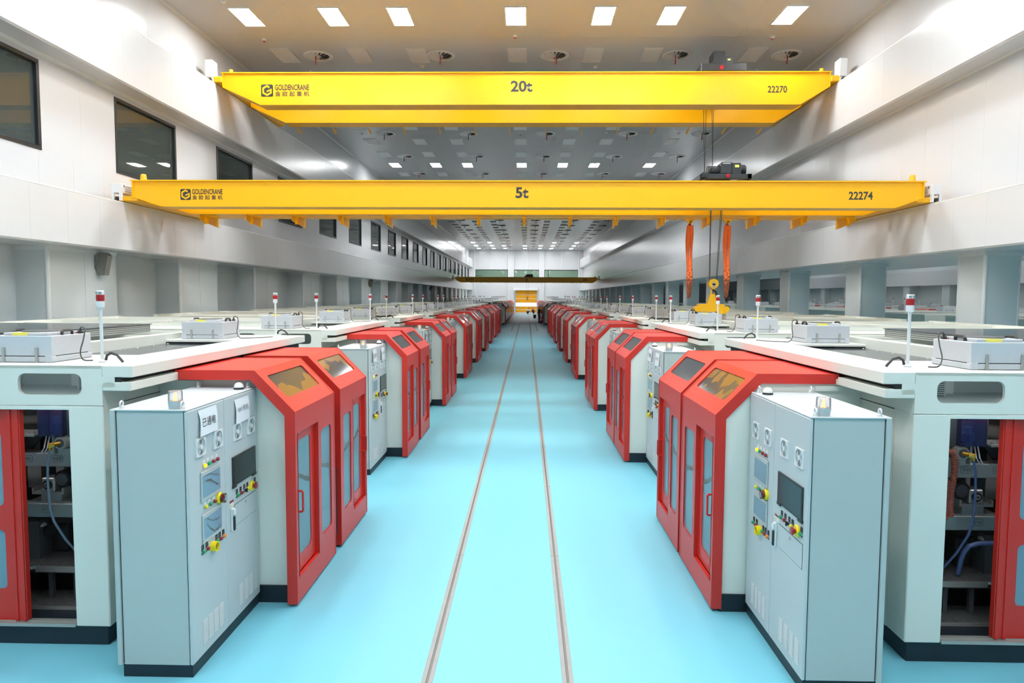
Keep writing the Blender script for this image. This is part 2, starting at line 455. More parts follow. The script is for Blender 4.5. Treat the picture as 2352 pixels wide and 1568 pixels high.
# left wall, with a strip of windows onto a corridor
WY0, WPITCH, WW, WZ0, WZ1 = 17.8, 5.83, 3.08, 6.25, 8.20
KS = list(range(-5, 19))
core = MB()
core.box(XL - .2, XL, HY0, HY1, LB1 - .1, WZ0).box(XL - .2, XL, HY0, HY1, WZ1, ZC)
prev = HY0
piers = []
for k in KS:
    a = WY0 + WPITCH * k; b = a + WW
    if a > prev: core.box(XL - .2, XL, prev, a, WZ0, WZ1); piers.append((prev, a))
    prev = b
    if b > HY1: break
if prev < HY1: core.box(XL - .2, XL, prev, HY1, WZ0, WZ1); piers.append((prev, HY1))
wl = struct('wall_left', core, WHITE)
panels(wl, XL, 1, PN0, PN1, LB1, WZ0); panels(wl, XL, 1, PN0, PN1, UB1, ZC)
for a, b in piers:
    if b > 8 and a < 45: panels(wl, XL, 1, a, b, WZ0, WZ1)
cor = MB().box(-13.4, -13.2, HY0, HY1, 5.2, 9).box(-13.4, XL - .2, HY0, HY1, 5.2, 5.3).box(-13.4, XL - .2, HY0, HY1, 8.9, 9.0)
struct('wall_left_corridor', cor, ROOMD)
nib = MB()
for k in KS: nib.box(-11.62, XL - .22, WY0 + WPITCH * k + 3.2, WY0 + WPITCH * k + 3.4, 5.3, 8.9)
struct('wall_left_corridor', nib, WHITE)
nwin = 0
for k in KS:
    a = WY0 + WPITCH * k; b = a + WW
    if b > HY1 or b < 5: continue
    nwin += 1
    w = sroot('window_%d' % nwin); w.location = (XL, (a + b) / 2, (WZ0 + WZ1) / 2)
    hw, hh, fb = WW / 2, (WZ1 - WZ0) / 2, .085
    fr = MB()
    fr.box(-.15, .035, -hw, hw, -hh, -hh + fb, .008).box(-.15, .035, -hw, hw, hh - fb, hh, .008)
    fr.box(-.15, .035, -hw, -hw + fb, -hh + fb, hh - fb, .008).box(-.15, .035, hw - fb, hw, -hh + fb, hh - fb, .008)
    fr.build('frame', FRAMEM, w)
    MB().box(-.06, -.052, -hw + fb, hw - fb, -hh + fb, hh - fb).build('pane', GLASSW, w)

# runway beams: boxed steel, clad in white sheet
def beam(name, x0, x1, z0, z1, xf, s):
    o = struct(name, MB().box(x0, x1, HY0, HY1, z0, z1, .035), WHITE)
    panels(o, xf, s, PN0, PN1, z0 + .035, z1 - .03)
    MB().box(xf + s * .014, xf - s * .05, HY0, HY1, z1 - .028, z1 + .01).build('edge_strip', TRIMM, o)
    return o
beam('upper_beam', XL, BL, UB0, UB1, BL, 1)
beam('upper_beam', BR, XR + .3, UB0, UB1, BR, -1)
beam('lower_beam', -11.9, BL, LB0, LB1, BL, 1)
beam('lower_beam', BR, 14.2, LB0, LB1, BR, -1)
wr = struct('wall_right', MB().box(XR, XR + .25, HY0, HY1, LB1 - .1, ZC), WHITE)
panels(wr, XR, -1, PN0, PN1, LB1, UB0); panels(wr, XR, -1, PN0, PN1, UB1, ZC)
# coving where ceiling meets wall and under the beams
def cove(name, x, z, sx, sz, r=.07, m=None):
    pts = [(x, z), (x + sx * r, z)] + [(x + sx * r * (1 - math.sin(t * PI / 8)), z + sz * r * (1 - math.cos(t * PI / 8))) for t in range(1, 4)] + [(x, z + sz * r)]
    struct(name, MB().prism(pts, HY0, HY1, 'xz'), m or TRIMM)
cove('trim_1', XL, ZC, 1, -1, .1); cove('trim_2', XR, ZC, -1, -1, .1)
cove('trim_3', XL, UB0, 1, -1, .06); cove('trim_4', XR, UB0, -1, -1, .06)

# lower left wall: boxed columns and recesses
core = MB().box(-12.2, -11.5, HY0, HY1, 0, LB0)
lw = struct('wall_left_lower', core, COLM)
PIT = 5.835
colm = MB().box(-.42, .42, 0, 2.55, 0, LB0).mat(COLM).mesh('column'); colm.materials.clear(); colm.materials.append(COLM)
tr = MB()
tr.lathe((.40, .02, 0), [(.055, 0), (.055, LB0)], 10); tr.box(-.42, -.36, -.07, 0, 0, LB0); tr.box(.40, .424, 2.52, 2.556, 0, LB0)
tr.box(.38, .46, 0, 2.55, LB0 - .09, LB0); tr.box(-.42, .42, -.03, .02, LB0 - .1, LB0)
trm = tr.mat(TRIMM).mesh('trim'); trm.materials.clear(); trm.materials.append(TRIMM)
cpm = MB().box(0, .008, -.63, .63, -LB0 / 2, LB0 / 2 - .09).mesh('panel'); cpm.materials.append(COLM)
k = -4
while 15.16 + PIT * k + 2.55 < HY1:
    y = 15.16 + PIT * k
    c = inst(colm, 'column', None, (-11.17, y, 0)); c['kind'] = 'structure'
    inst(trm, 'trim', c, (0, 0, 0))
    if -1 <= k < 8:
        for q in (.636, 1.912): inst(cpm, 'panel', c, (.42, q, LB0 / 2))
    k += 1
# right side: free-standing columns, next hall seen between them
colr = MB().box(-.4, .4, 0, .97, 0, LB0).mesh('column'); colr.materials.append(COLM)
tr = MB()
tr.lathe((-.38, .02, 0), [(.05, 0), (.05, LB0)], 10); tr.box(.375, .405, -.012, .02, 0, LB0); tr.box(-.405, -.38, .94, .975, 0, LB0)
tr.box(-.44, .44, -.04, 1.01, LB0 - .1, LB0)
trr = tr.mesh('trim'); trr.materials.append(TRIMM)
k = -4
while 15.93 + PIT * k + .97 < HY1:
    c = inst(colr, 'column', None, (10.88, 15.93 + PIT * k, 0)); c['kind'] = 'structure'
    inst(trr, 'trim', c, (0, 0, 0)); k += 1
struct('wall_right_neighbour', MB().box(14.2, 14.4, HY0, HY1, LB1 - .05, ZC), WHITE)
struct('wall_right_far', MB().box(35.2, 35.5, HY0, HY1, 0, ZC), COLM)
struct('lower_beam', MB().box(34.2, 35.2, HY0, HY1, LB0, LB1), WHITE)
k = 0
while 4 + PIT * k < HY1:
    c = inst(colr, 'column', None, (34.8, 4 + PIT * k, 0)); c['kind'] = 'structure'; inst(trr, 'trim', c, (0, 0, 0)); k += 1
struct('wall_front', MB().box(-12.2, 36, HY0 - .3, HY0, 0, ZC), WHITE)

# far wall with three windows, two pilasters and the curtain door
FW = [(-9.75, -3.46), (-2.48, 2.32), (3.14, 9.62)]
FZ0, FZ1 = 6.2, 8.03
DX0, DX1, DZ = -2.13, 1.90, 4.22
fw = MB()
Y0, Y1 = HY1, HY1 + .3
fw.box(-12.2, DX0, Y0, Y1, 0, FZ0).box(DX1, 36, Y0, Y1, 0, FZ0).box(DX0, DX1, Y0, Y1, DZ, FZ0).box(-12.2, 36, Y0, Y1, FZ1, ZC)
for a, b in ((-12.2, -9.75), (-3.46, -2.48), (2.32, 3.14), (9.62, 36)): fw.box(a, b, Y0, Y1, FZ0, FZ1)
wb = struct('wall_back', fw, WHITE)
for a, b in ((-3.46, -2.48), (2.32, 3.14)):
    MB().box(a, b, HY1 - .25, HY1, 0, ZC).build('pilaster', WHITE, wb)
    for x in (a, b): MB().box(x - .06, x + .06, HY1 - .31, HY1 - .2, 0, ZC).build('trim', TRIMM, wb)
for x in (-6.6, 0.0, 6.4): MB().box(x - .06, x + .06, HY1 - .03, HY1, FZ1 + .1, ZC).build('trim', TRIMM, wb)
for x, q in ((-9.75, 0), (9.62, 0)): MB().box(x - .1, x + .1, HY1 - .06, HY1, 0, ZC).build('trim', TRIMM, wb)
struct('wall_back_room', MB().box(-10.5, 10.5, 134, 134.2, 5.4, 9.2).box(-10.5, 10.5, HY1 + .3, 134, 5.4, 5.5).box(-10.5, 10.5, HY1 + .3, 134, 9.1, 9.2)
       .box(-10.6, -10.5, HY1 + .3, 134, 5.4, 9.2).box(10.5, 10.6, HY1 + .3, 134, 5.4, 9.2), ROOMG)
for i, x in enumerate((-7, -2, 3, 7)):
    t = thing('ceiling_lamp', 'lit lamp in the room behind the far windows, %s from the window wall' % ORD[i], 'ceiling lamp', (x, HY1 + 3, 9.1), 'lamps behind the far windows')
    MB().box(-.3, .3, -.6, .6, -.03, 0).build('diffuser', ROOML, t)
for i, (a, b) in enumerate(FW):
    w = sroot('window_%d' % (nwin + 1 + i)); w.location = ((a + b) / 2, HY1, (FZ0 + FZ1) / 2)
    hw, hh, fb = (b - a) / 2, (FZ1 - FZ0) / 2, .13
    MB().box(-hw, hw, -.05, .2, -hh, -hh + fb).box(-hw, hw, -.05, .2, hh - fb, hh).box(-hw, -hw + fb, -.05, .2, -hh + fb, hh - fb).box(hw - fb, hw, -.05, .2, -hh + fb, hh - fb).build('frame', FRAMEM, w)
    MB().box(-hw + fb, hw - fb, .08, .09, -hh + fb, hh - fb).build('pane', GLASSF, w)
    if i == 2: MB().box(-hw + .8, -hw + .9, -.03, .15, -hh + fb, hh - fb).build('mullion', FRAMEM, w)
    if i == 0: MB().box(-hw + .3, -hw + 1.3, .0, .1, -hh + fb + .55, -hh + fb + .62).build('mullion', FRAMEM, w)
dr = sroot('door_1'); dr.location = (0, HY1, 0)
MB().box(-2.46, 2.05, -.5, 0, DZ - .02, DZ + .40, .03).build('roller_box', TRIMM, dr)
MB().box(-2.46, -2.2, -.52, 0, DZ - .32, DZ - .02).build('motor_cover', TRIMM, dr)
for x in (DX0, DX1): MB().box(x - .06, x + .06, -.12, 0, 0, DZ).build('side_guide', GREY, dr)
zs = [0.03, .60, 1.19, 1.89, 2.63, 3.35, DZ]
for j in range(6):
    if j == 2:
        MB().box(DX0 + .06, DX1 - .06, .06, .065, zs[j] + .03, zs[j + 1] - .03).build('clear_strip', GLASSC, dr)
    else:
        MB().box(DX0 + .06, DX1 - .06, .05, .07, zs[j] + .03, zs[j + 1] - .03).build('curtain_strip', DOORY, dr)
    MB().box(DX0 + .06, DX1 - .06, .04, .08, zs[j] - .03, zs[j] + .03).build('stiffener', PLASTW, dr)
MB().mat(CONC).box(-14, 14, HY1 + .3, 170, -.3, 0).build('ground_outside', CONC)['kind'] = 'structure'

# ------------------------------------------------------------------ rails let into the floor
def rail(x, y0, y1, label):
    t = thing('floor_rail', label, 'rail', (x, y0, 0), 'rails let into the aisle floor')
    L = y1 - y0
    n = max(1, round(L / 3.0)); d = L / n
    strip_l = MB().box(-.047, -.010, .004, d - .004, -.02, .004, .002).mesh('concrete_strip'); strip_l.materials.append(CONC)
    strip_r = MB().box(.012, .047, .004, d - .004, -.02, .004, .002).mesh('concrete_strip'); strip_r.materials.append(CONC)
    for i in range(n):
        if y0 + i * d < 40 or i % 4 == 0:
            pass
        inst(strip_l, 'concrete_strip', t, (0, i * d, 0)); inst(strip_r, 'concrete_strip', t, (0, i * d, 0))
    MB().box(-.047, .047, 0, L, -.02, .001).build('groove', STEELD, t)
    MB().box(-.004, .010, 0, L, -.02, .003).build('rail_head', STEELR, t)
rail(-0.785, 2.0, 127.6, 'steel rail in a concrete strip, window-side one of the two long rails')
rail(0.352, 2.0, 127.6, 'steel rail in a concrete strip, column-side one of the two long rails')
rail(-1.375, 61, 127.6, 'short outer floor rail on the window side by the yellow door')
rail(0.99, 61, 127.6, 'short outer floor rail on the column side by the yellow door')

# ------------------------------------------------------------------ ceiling fittings
LX = [-8.68, -6.0, -3.93, -0.39, 2.28, 4.33, 7.91]
LYB, LDY = 21.5, 3.4
fr = MB().mat(PLASTW)
for a in (-.34, .30): fr.box(a, a + .04, -.70, .70, -.025, 0)
for a in (-.70, .66): fr.box(-.30, .30, a, a + .04, -.025, 0)
fr_me = fr.mesh('frame')
di_on = MB().box(-.30, .30, -.66, .66, -.02, -.004).mesh('diffuser'); di_on.materials.append(LAMPM)
di_off = MB().box(-.30, .30, -.66, .66, -.02, -.004).mesh('diffuser'); di_off.materials.append(LAMPO)
LIT = {0, 7, 26, 28, 30} | {-2, -4, -6, -8}
for r in sorted(set(range(0, 31)) | LIT):
    for c, x in enumerate(LX):
        lit = r in LIT
        if (r == 26 and c in (2, 3, 4)) or (r == -8 and c % 2 == 0): lit = False
        lab = ('lit' if lit else 'unlit') + ' ceiling panel lamp, ' + ORD[c] + ' from window wall in '
        lab += (ORD[r] + ' visible row') if r >= 0 else (ORD[-r] + ' row before the visible ones')
        t = thing('ceiling_lamp', lab, 'ceiling lamp', (x, LYB + LDY * r, ZC), 'lit ceiling lamps' if lit else 'unlit ceiling lamps')
        inst(fr_me, 'frame', t, (0, 0, 0)); inst(di_on if lit else di_off, 'diffuser', t, (0, 0, 0))
# swirl diffusers with a red tell-tale ribbon
dm = MB().mat(PLASTW)
dm.lathe((0, 0, 0), [(.52, 0), (.52, -.03), (.47, -.055), (.40, -.03), (.38, .0)], 28)
ring_me = dm.mesh('ring')
vm = MB().mat(STEELD).lathe((0, 0, 0), [(.39, -.004), (.001, -.004)], 24)
vm.mat(PLASTW).lathe((0, 0, 0), [(.10, -.05), (.10, -.02)], 16)
for i in range(14):
    a = 2 * PI * i / 14; ca, sa = math.cos(a), math.sin(a)
    P_ = lambda r, t, z: (r * ca - t * sa, r * sa + t * ca, z)
    vm.add([P_(.09, -.018, -.045), P_(.39, -.07, -.042), P_(.39, .055, -.012), P_(.09, .018, -.02)], [(0, 1, 2, 3)])
vane_me = vm.mesh('vanes')
rb = MB().mat(RIBB)
rb.add([(-.02, .02, -.03), (.02, .02, -.03), (.025, .0, -.2), (-.015, .0, -.2), (.01, .02, -.36), (-.03, .02, -.36)], [(0, 1, 2, 3), (3, 2, 4, 5)])
rib_me = rb.mesh('ribbon')
DXS = [-7.52, -3.13, .93, 5.25, 9.1]
for r in range(18):
    for c, x in enumerate(DXS):
        t = thing('swirl_diffuser', 'round white swirl air diffuser with red ribbon, ' + ORD[c] + ' from window wall in ' + ORD[r] + ' diffuser row', 'air vent', (x, 24.9 + 5.86 * r, ZC), 'round ceiling diffusers')
        inst(ring_me, 'ring', t, (0, 0, 0)); inst(vane_me, 'vanes', t, (0, 0, 0)); inst(rib_me, 'ribbon', t, (.06 * (c % 3 - 1), -.1, 0))
# detectors
DET = [(-8.9, 20.3, 0), (-4.15, 19.95, 0), (1.85, 19.9, 0), (7.9, 19.9, 0), (-8.85, 23.3, 1), (-.44, 23.05, 1), (8.0, 23.2, 1), (-8.3, 26.4, 0), (-3.95, 26.0, 0), (2.5, 26.1, 0), (8.55, 26.3, 0), (6.4, 26.4, 0),
       (-8.75, 36.6, 0), (-.4, 36.6, 1), (4.1, 36.3, 0), (7.9, 36.5, 0), (-8.7, 43.0, 0), (-4.0, 43.4, 0), (2.2, 43.4, 0), (7.8, 43.1, 0)]
for i, (x, y, red) in enumerate(DET):
    m = MB().mat(PLASTW).lathe((0, 0, 0), [(.001, -.075), (.05, -.07), (.075, -.04), (.08, 0)], 14)
    o = m.build('smoke_detector', None, None, True, (x, y, ZC))
    side = 'window-wall end' if x < -6 else 'inner window-side part' if x < -2 else 'middle' if x < 3 else 'outer column side' if x > 6 else 'column-side part'
    tag(o, 'small %s ceiling detector, %s, %s' % ('red-tipped' if red else 'white', side, ('in front of the first lamp row' if y < 21.5 else 'before the large crane' if y < 25 else 'beyond the large crane' if y < 30 else 'over the second lit row' if y > 40 else 'two rows before the second lit row') + (', next to the wall' if x > 8.2 else '')), 'detector', 'ceiling detectors')
    if red: MB().mat(LENSR).lathe((0, 0, -.075), [(.001, -.04), (.04, -.02), (.045, .01)], 10).build('lens', None, o, True)

# faint joints of the ceiling sheets
ceil = bpy.data.objects['ceiling']
cpw, cpl = (XR - XL) / 6, 3.4
cp = MB().box(-cpw / 2 + .002, cpw / 2 - .002, -cpl / 2 + .002, cpl / 2 - .002, -.003, 0).mesh('panel'); cp.materials.append(CEILM)
for r in range(14):
    for c in range(6): inst(cp, 'panel', ceil, (XL + cpw * (c + .5), 19.8 + cpl * (r + .5) - 3.4, ZC))

# wall lamps (tilted grey floodlights) on the window-side columns
for i, (y, z) in enumerate([(16.95, 3.87), (46.3, 3.95), (75.4, 3.95)]):
    t = thing('wall_floodlight', 'grey tilted box floodlight high on a boxed wall column, ' + ORD[i] + ' along the window wall', 'floodlight', (-10.745, y, z), 'floodlights on the wall columns')
    MB().prism([(.0, -.12), (.10, .26), (.24, .26), (.32, .18), (.22, -.30), (.08, -.30)], -.10, .10, 'xz').build('housing', HATCH, t)
    MB().box(-.0, .12, -.02, .02, .22, .28).box(0, .03, -.06, .06, -.1, .28).build('bracket', GREY, t)
    MB().tube([(.01, -.1, .2), (.03, -.15, .05), (.01, -.13, -.12), (.04, -.08, -.2)], .008, 6).build('cable', BLACK, t)

# ------------------------------------------------------------------ overhead cranes
def crane(label, Y1, th, gap, zt, zb, xa, xb, xta, xtb, ze, carr, boxkind, group, letters=True, nbr=14, brk='tri'):
    t = thing('bridge_crane', label, 'crane', (0, Y1, 0), group)
    Y2 = gap
    for gi, yy in enumerate((0, Y2)):
        mb = MB().prism([(xa, zt), (xb, zt), (xb, ze), (xtb, zb), (xta, zb), (xa, ze)], yy, yy + th, 'xz')
        mb.box(xa - .06, xb + .06, yy - .05, yy + th + .05, zt, zt + .03)
        mb.box(xta - .02, xtb + .02, yy - .04, yy + th + .04, zb - .022, zb)
        for (p, q) in (((xta, zb), (xa, ze)), ((xtb, zb), (xb, ze))):
            mb.add([(p[0], yy - .04, p[1] - .02), (q[0], yy - .04, q[1] - .02), (q[0], yy + th + .04, q[1] - .02), (p[0], yy + th + .04, p[1] - .02),
                    (p[0], yy - .04, p[1]), (q[0], yy - .04, q[1]), (q[0], yy + th + .04, q[1]), (p[0], yy + th + .04, p[1])],
                   [(0, 1, 2, 3), (4, 7, 6, 5), (0, 4, 5, 1), (1, 5, 6, 2), (2, 6, 7, 3), (3, 7, 4, 0)])
        for x in (xa, xb): mb.box(x - .012, x + .012, yy - .05, yy + th + .05, ze - .02, zt)
        g = mb.build('girder', YELL, t)
        MB().box(xa + .1, xb - .1, yy + th / 2 - .03, yy + th / 2 + .03, zt + .03, zt + .07).build('trolley_rail', STEELD, g)
        for x in (xa + .15, xb - .15):
            MB().lathe((x, yy + th / 2, zt + .03), [(.085, 0), (.065, .16), (.055, .18)], 14).build('rail_stop', YELL, g)
    (lx0, lx1), (rx0, rx1), cy0, cy1, cz0, cz1 = carr
    for s, x0, x1, xe in ((-1, lx0, lx1, xa), (1, rx0, rx1, xb)):
        mb = MB().box(x0, x1, cy0, cy1, cz0, cz1, .02)
        c = mb.build('end_carriage', YELL, t)
        xm = (x0 + x1) / 2
        for yy in (cy0 + .3, cy1 - .3):
            xw = -.15 + s * 10.13
            MB().cyl((xw - .05, yy, cz0 + .04), (xw + .05, yy, cz0 + .04), .10, n=20).build('wheel', STEELD, c)
        mb = MB()
        yy = (th + Y2) / 2
        xi = x1 if s < 0 else x0
        mb.box(xi, xi - s * .34, yy - .1, yy + .25, cz0 + .1, cz0 + .3, .02).cyl((xi - s * .02, yy - .3, cz0 + .18), (xi - s * .02, yy + .5, cz0 + .18), .07, n=14)
        mb.build('drive_motor', BLACKM, c)
        xb_ = -.15 + s * 10.06
        MB().cyl((xb_, cy0, cz0 + .06), (xb_, cy0 - .09, cz0 + .06), .05, .04, 14).build('bumper', BLACK, c)
        xi_ = -.15 + s * (10.1 if boxkind == 'tall' else 10.05)
        if boxkind == 'tall':
            bb = MB().box(xi_ - .14, xi_ + .10, cy0 - .05, cy0 + .33, 10.06, 10.63, .012)
            b = bb.build('control_box', PLASTW, t)
            for q in (-.11, .05): MB().box(xi_ + q, xi_ + q + .06, cy0 - .04, cy0 + .02, cz0, 10.07).build('leg', PLASTW, b)
            MB().box(xi_ - .13, xi_ + .09, cy0 - .06, cy0 - .05, 10.08, 10.61).build('lid', PLASTW, b)
        else:
            xm = xi_
            b = MB().box(xm - .13, xm + .13, cy0 - .1, cy0 + .58, cz1 + .07, cz1 + .30, .01).build('control_box', PLASTW, t)
            for q in (-.125, .065): MB().box(xm + q, xm + q + .06, cy0 - .1, cy0 - .04, cz0, cz1 + .08).build('leg', PLASTW, b)
            xf = xi_ - s * .132
            pm = MB().mat(BLUEP)
            for (za, w_) in ((.185, .3), (.125, .36), (.075, .3)): pm.box(xf, xf - s * .002, cy0 + .06, cy0 + .06 + w_, cz1 + .07 + za - .016, cz1 + .07 + za)
            pm.build('printed_lines', None, b)
            for q in (.0, .5): MB().box(xf, xf - s * .006, cy0 + q, cy0 + q + .03, cz1 + .22, cz1 + .28).build('latch', STEELD, b)
    # brackets under the second girder
    for i in range(nbr):
        x = xta + (xtb - xta) * (i + .12) / (nbr - .76)
        if brk == 'tri':
            mb = MB().prism([(Y2 + th + .05, zb), (Y2 + th + .75, zb), (Y2 + th + .75, zb - .13), (Y2 + th + .6, zb - .13)], x - .012, x + .012, 'yz')
        else:
            mb = MB().prism([(Y2 + .1, zb - .02), (Y2 + 1.25, zb - .02), (Y2 + 1.25, zb - .27), (Y2 + .14, zb - .18), (Y2 + .1, zb - .13)], x - .012, x + .012, 'yz')
            mb.box(x - .05, x + .05, Y2 + .5, Y2 + .51, zb - .24, zb - .02)
        mb.build('bracket', YELL, t)
    if brk != 'tri': MB().box(xta + .1, xtb - .1, Y2 + th + .15, Y2 + th + .75, zb - .02, zb + .02).build('walkway', YELL, t)
    return t

def logo(parent, x0, x1, z0, z1, y, tx0, tx1):
    w, h = x1 - x0, z1 - z0
    b = MB().mat(INK).rounded((x0, y, z0), (1, 0, 0), (0, 0, 1), w, h, w * .12, .003).build('emblem', None, parent)
    cx, cz = (x0 + x1) / 2, (z0 + z1) / 2
    R, r = h * .46, h * .29
    hexp = lambda rad, a: (cx + rad * math.sin(math.radians(a)), cz + rad * math.cos(math.radians(a)))
    seg = MB().mat(YELL)
    outer = [hexp(R, a) for a in (45, 0, -60, -120, -180, -240, -285)]
    outer[0] = (cx + R * .50, cz + R * .72); outer[-1] = (cx + R * .866, cz + R * .12)
    inner = [hexp(r, a) for a in (45, 0, -60, -120, -180, -240, -285)]
    inner[0] = (cx + r * .62, cz + r * .62); inner[-1] = (cx + r * .866, cz + r * .12)
    for i in range(6):
        q = [outer[i], outer[i + 1], inner[i + 1], inner[i]]
        seg.add([(a, y - .006, c_) for a, c_ in q], [(0, 1, 2, 3)])
    a0 = (cx + R * .866, cz + R * .12)
    seg.add([(a0[0], y - .006, a0[1]), (a0[0], y - .006, a0[1] + R * .24), (cx - r * .1, y - .006, cz - r * .05), (cx - r * .1, y - .006, cz - r * .55)], [(0, 1, 2, 3)])
    seg.build('emblem_mark', None, b)
    text_mesh('GOLDENCRANE', (tx0, tx1, cz + h * .02, z1), y - .004, 'lettering', INK, parent, .018)
    text_mesh('金 欧 起 重 机', (tx0, tx1, z0 + h * .03, cz - h * .06), y - .004, 'lettering', INK, parent, .010)

# the 20 t crane on the upper beams
big = crane('large yellow double-girder bridge crane marked 20t under the ceiling', 22.4, .54, 2.29, 10.23, 9.25, -9.87, 9.57, -8.66, 8.66, 9.80,
            ((-10.5, -9.885), (9.585, 10.20), -.1, 5.7, 9.93, 10.12), 'tall', 'bridge cranes')
def px_rect(u0, u1, v0, v1, Y):
    o = []
    for u, v in ((u0, v1), (u1, v0)):
        c = Vector(((u - CX) / F_PX, (v - CY) / F_PX, 1.0)); d = w_of(c)
        k = Y / d.y; o.append((d.x * k, CAM_H + d.z * k))
    return (o[0][0], o[1][0], o[0][1], o[1][1])
YF = 22.4
r = px_rect(600, 627, 194, 222, YF); r2 = px_rect(632, 710, 194, 222, YF); logo(big, r[0], r[1], r[2], r[3], -.002, r2[0], r2[1])
text_mesh('20t', px_rect(1173, 1223, 185, 211, YF), -.003, 'lettering', INK, big, .03)
text_mesh('22270', px_rect(1763, 1808, 197, 213, YF), -.003, 'lettering', INK, big, .02)
def trolley_big(parent, x0, x1, z, ymid):
    t = MB().box(x0, x1, ymid - 1.2, ymid + 1.2, z + .05, z + .30, .02).build('trolley', BLACKM, parent)
    MB().prism([(x0 + .35, z + .3), (x0 + .48, z + .5), (x0 + .48, z + .78), (x0 + .85, z + .78), (x0 + .85, z + .3)], ymid - .9, ymid - .3, 'xz').build('hoist_housing', BLACKM, t)
    MB().cyl((x0 + .3, ymid, z + .42), (x1 - .3, ymid, z + .42), .24, n=24).build('rope_drum', BLACKM, t)
    MB().box(x0 + .86, x0 + 1.1, ymid - .9, ymid - .5, z + .3, z + .60, .01).build('switch_box', BLACKM, t)
    MB().box(x0 + .93, x0 + 1.02, ymid - .905, ymid - .9, z + .48, z + .53).build('yellow_label', LABELY, t)
    MB().lathe((x0 + .66, ymid - 1.2, z + .16), [(.001, -.03), (.07, -.025), (.075, 0)], 16, 'y').build('end_cap', LENSR, t)
    return t
tb = trolley_big(big, 5.55, 7.02, 10.30, 1.4)
def hook(parent, x, y, z, ropes, ztop, r=.125):
    """ropes, sheave block and hook hung at z (sheave centre)"""
    b = MB().cyl((x, y - .09, z), (x, y + .09, z), r, n=28).box(x - .035, x + .035, y - .06, y + .06, z - r - .02, z - r + .03).build('hook_block', YELD, parent)
    MB().mat(STEEL).cyl((x, y - .1, z), (x, y + .1, z), r * .36, n=16).box(x - r * .3, x + r * .3, y - .1, y - .092, z - r * .8, z).build('sheave_hub', None, b)
    hk = [(x, y, z - r), (x, y, z - r - .04)] + [(x + .085 * math.sin(t), y, z - r - .135 + .085 * math.cos(t)) for t in [0.3 + .40 * i for i in range(11)]]
    MB().tube(hk, [.03] * 4 + [.042] * 6 + [.022] * 3, 10).build('hook', BLACK, b, True)
    for dx, dx2, dy in ropes:
        MB().tube([(x + dx, y + dy, z), (x + dx2, y + dy, ztop)], .009, 6).build('wire_rope', ROPE, parent)
hook(big, 6.2, 1.4, 6.3, [(-.14, -.28, -.05), (-.14, -.14, .05), (.14, 0.0, -.05), (.14, .1, .05)], 10.4)

# the 5 t crane on the lower beams
small = crane('yellow double-girder bridge crane marked 5t with orange slings below', 17.05, .42, 1.53, 5.91, 5.305, -9.84, 9.63, -9.12, 8.95, 5.54,
              ((-10.40, -9.72), (9.48, 10.10), -.02, 4.3, 5.42, 5.538), 'low', 'bridge cranes', nbr=15, brk='plate')
YF = 17.05
r = px_rect(415, 438, 434, 459, YF); r2 = px_rect(442, 511, 433, 459, YF); logo(small, r[0], r[1], r[2], r[3], -.002, r2[0], r2[1])
text_mesh('5t', px_rect(1184, 1214, 430, 455, YF), -.003, 'lettering', INK, small, .03)
text_mesh('22274', px_rect(1949, 2005, 440, 459, YF), -.003, 'lettering', INK, small, .025)
def trolley_small(parent, x0, x1, z, ymid):
    y0 = ymid - .95
    t = MB().box(x0, x1, y0, y0 + .1, z + .05, z + .17, .01).box(x0, x1, ymid + .85, ymid + .95, z + .05, z + .17, .01).box(x0, x0 + .1, y0, ymid + .95, z + .05, z + .17).box(x1 - .1, x1, y0, ymid + .95, z + .05, z + .17).build('trolley', BLACKM, parent)
    MB().box(x0 + .50, x0 + .76, y0 + .02, y0 + .4, z + .17, z + .46, .015).build('hoist_housing', BLACKM, t)
    MB().box(x0 + .76, x0 + .98, y0 + .03, y0 + .08, z + .17, z + .44, .01).build('switch_box', BLACKM, t)
    MB().box(x0 + .83, x0 + .93, y0 + .02, y0 + .03, z + .33, z + .39).build('yellow_label', LABELY, t)
    MB().box(x0 + .53, x0 + .72, y0 + .012, y0 + .02, z + .41, z + .44).build('grey_label', STEEL, t)
    m = MB().cyl((x0 + .98, y0 + .3, z + .31), (x0 + 1.16, y0 + .3, z + .31), .12, n=20)
    for i in range(6): m.cyl((x0 + 1.0 + .025 * i, y0 + .3, z + .31), (x0 + 1.01 + .025 * i, y0 + .3, z + .31), .135, n=20)
    m.build('motor', BLACKM, t)
    m = MB().cyl((x0 + .22, y0 + .3, z + .28), (x0 + .52, y0 + .3, z + .28), .13, n=20)
    m.build('gear_case', BLACKM, t)
    MB().tube([(x0 + .24, y0 + .15, z + .2), (x0 + .28, y0 + .1, z + .33), (x0 + .38, y0 + .08, z + .3), (x0 + .44, y0 + .1, z + .38), (x0 + .5, y0 + .12, z + .36)], .018, 8).build('cable', BLACK, t)
    m = MB()
    for (a, b_) in ((.02, .1), (.12, .2)): m.box(x0 + a, x0 + b_, y0 - .02, y0, z + .08, z + .2)
    m.build('limit_switch', BLACK, t)
    MB().lathe((x0 + .66, y0, z + .12), [(.001, -.03), (.05, -.025), (.055, 0)], 16, 'y').build('end_cap', LENSR, t)
    MB().cyl((x0 + .3, ymid, z + .22), (x1 - .3, ymid, z + .22), .17, n=24).build('rope_drum', BLACKM, t)
trolley_small(small, 4.24, 5.48, 5.94, .93)
hook(small, 4.86, .95, 3.45, [(-.115, -.13, -.05), (-.07, -.085, .05), (.06, .17, -.05), (.11, .235, .05)], 6.05)
